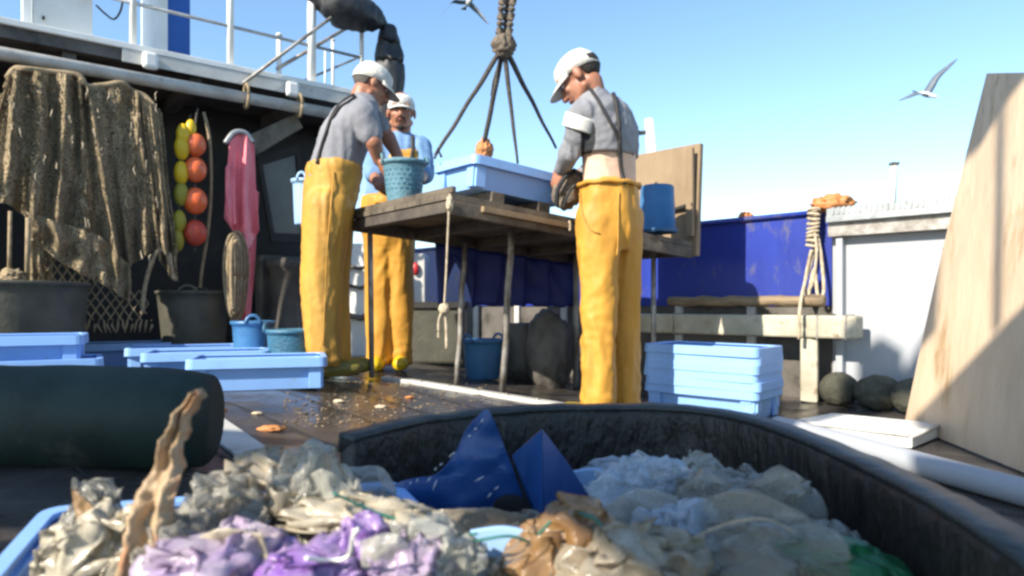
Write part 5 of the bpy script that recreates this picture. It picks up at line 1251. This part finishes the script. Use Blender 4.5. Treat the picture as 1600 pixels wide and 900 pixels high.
bm = bmesh.new()
loft(bm, [(P(570, 149, dL), .060, .058), (P(566, 156, dL), .072, .068), (P(561, 164, dL), .120, .095), (P(554, 178, dL), .160, .115), (P(543, 205, dL), .17, .128), (P(533, 235, dL), .16, .125), (P(524, 262, dL), .16, .13), (P(519, 282, dL), .155, .125)], aL, fL)
cap(bm, s1, s1.lerp(e1, .72), .070, .056); cap(bm, s2, s2.lerp(e2, .6), .068, .056)
o = obj('tee_shirt', remesh(bm, .009, 3, disp=wr(12, .008)), m_grey, tL, smooth=True)
bm = bmesh.new()
loft(bm, [(P(524, 256, dL), .165, .132), (P(523, 264, dL), .172, .138), (P(516, 310, dL), .165, .132), (P(511, 345, dL), .15, .12), (P(508, 370, dL), .12, .10)], aL, fL)
for h_, f_, k in ((hA, fA, 1), (hB, fB, 1)):
    kn = h_.lerp(f_, .5) + V((-.02, 0, 0)); cap(bm, h_ + V((0, 0, -.04)), kn, .118 * k, .100 * k, 20); cap(bm, kn, f_ + V((0, 0, .03)), .100 * k, .082 * k, 20)
b = remesh(bm, .010, 3, disp=wr(19, .009, zL + .03)); bmesh.ops.delete(b, geom=[v for v in b.verts if v.co.z < zL + .05], context='VERTS')
trL = obj('oilskin_trousers', b, m_yeld, tL, smooth=True); trL.modifiers.new('thick', 'SOLIDIFY').thickness = .004
for f_ in (fA, fB):
    bm = bmesh.new(); c = V((f_.x, f_.y, zL + .045)); cap(bm, c - fL * .05, c + fL * .15, .05, .042); cap(bm, c - fL * .03, c - fL * .03 + V((0, 0, .15)), .052, .058)
    b = remesh(bm, .010, 2)
    for v in b.verts: v.co.z = max(v.co.z, zL + .002)
    obj('boot', b, m_boot, tL, smooth=True)
bj = bvh_join(o, trL)
strap(trL, bj, [(522, 268), (514, 350), (508, 450), (505, 540)], .0035, 'seam', m_yeld)
strap(tL, bj, [(553, 150), (540, 152), (522, 178), (510, 210), (502, 235), (496, 256)], .009)
strap(tL, bj, [(556, 152), (545, 160), (530, 170), (517, 190)], .006)

# ---------------- man behind the table
dT = 4.1; zT = dz(-.73)
tT = thing('person', 'bearded man in light blue shirt facing the viewer behind the table', 'person', (P(608, 0, dT).x, dT, zT), 'fishermen sorting on deck')
fT = V((.08, -1, 0)).normalized(); aT = V((-fT.y, fT.x, 0)); BT = basis((.10, -1, 0), tilt=R(4))
ht = P(627, 176, dT); bm = bmesh.new(); add_head(bm, ht, BT, .97); cap(bm, ht + BT @ V((0, -.02, -.05)), P(626, 215, dT + .03), .055, .060)
loft(bm, [(P(626, 216, dT + .03), .12, .07), (P(625, 235, dT + .03), .17, .09), (P(620, 270, dT + .03), .15, .10), (P(614, 310, dT + .04), .15, .10), (P(610, 340, dT + .04), .15, .10)], aT, fT)
hA, hB = P(595, 350, dT + .03), P(622, 350, dT + .03); fA = V((P(590, 0, dT).x, dT, zT + .06)); fB = V((P(625, 0, dT).x, dT + .05, zT + .06))
for h_, f_ in ((hA, fA), (hB, fB)): cap(bm, h_, h_.lerp(f_, .5), .075, .05); cap(bm, h_.lerp(f_, .5), f_, .05, .035)
s1 = P(594, 226, dT); e1 = P(583, 268, dT - .1); w1 = P(588, 285, dT - .30)
s2 = P(658, 230, dT); e2 = P(664, 272, dT - .1); w2 = P(656, 278, dT - .42)
for s_, e_, w_ in ((s1, e1, w1), (s2, e2, w2)): cap(bm, s_, e_, .048, .040); cap(bm, e_, w_, .040, .026)
add_hand(bm, w1, (.5, -.6, -.3), (.7, .2, -.5), (0, 0, 1), .95, .5); add_hand(bm, w2, (-.3, -.6, .1), (-.9, -.1, -.2), (0, 0, 1), .95, .55)
obj('body', remesh(bm, .006, 2), m_skin, tT, smooth=True)
head_bits(tT, ht, BT, m_hair, .97, beard=True); add_cap(tT, ht, BT, .88, vis=.05)
bm = bmesh.new()
loft(bm, [(P(626, 208, dT + .03), .058, .056), (P(626, 214, dT + .03), .10, .075), (P(626, 222, dT + .03), .165, .09), (P(624, 245, dT + .03), .175, .11), (P(618, 280, dT + .03), .165, .12), (P(612, 320, dT + .03), .165, .12)], aT, fT)
for s_, e_, w_ in ((s1, e1, w1), (s2, e2, w2)): cap(bm, s_, e_, .064, .054); cap(bm, e_, e_.lerp(w_, .45), .054, .048)
o = obj('shirt', remesh(bm, .009, 3, disp=wr(22, .007)), m_lblue, tT, smooth=True)
bm = bmesh.new()
loft(bm, [(P(613, 306, dT + .03), .172, .128), (P(612, 315, dT + .03), .178, .135), (P(608, 350, dT + .03), .175, .135), (P(607, 375, dT + .03), .15, .12), (P(607, 392, dT + .03), .12, .10)], aT, fT)
loft(bm, [(P(631, 233, dT - .10), .078, .020), (P(630, 262, dT - .11), .098, .022), (P(620, 320, dT - .11), .14, .025)], aT, fT)
for h_, f_ in ((hA, fA), (hB, fB)):
    kn = h_.lerp(f_, .5); cap(bm, h_ + V((0, 0, -.04)), kn, .105, .082, 20); cap(bm, kn, f_, .082, .068, 20)
b = remesh(bm, .010, 3, disp=wr(29, .008, zT + .03)); bmesh.ops.delete(b, geom=[v for v in b.verts if v.co.z < zT + .03], context='VERTS')
trT = obj('bib_trousers', b, m_yel, tT, smooth=True); trT.modifiers.new('thick', 'SOLIDIFY').thickness = .004
for f_ in (fA, fB):
    bm = bmesh.new(); c = V((f_.x, f_.y, zT + .045)); cap(bm, c - fT * .05, c + fT * .14, .05, .042); cap(bm, c - fT * .02, c - fT * .02 + V((0, 0, .14)), .050, .054)
    b = remesh(bm, .010, 2)
    for v in b.verts: v.co.z = max(v.co.z, zT + .002)
    obj('boot', b, m_ye, tT, smooth=True)
bj = bvh_join(o, trT)
strap(tT, bj, [(606, 212), (609, 225), (613, 240), (616, 252)], .010); strap(tT, bj, [(644, 214), (646, 226), (644, 240), (642, 250)], .010)
print('scene built')
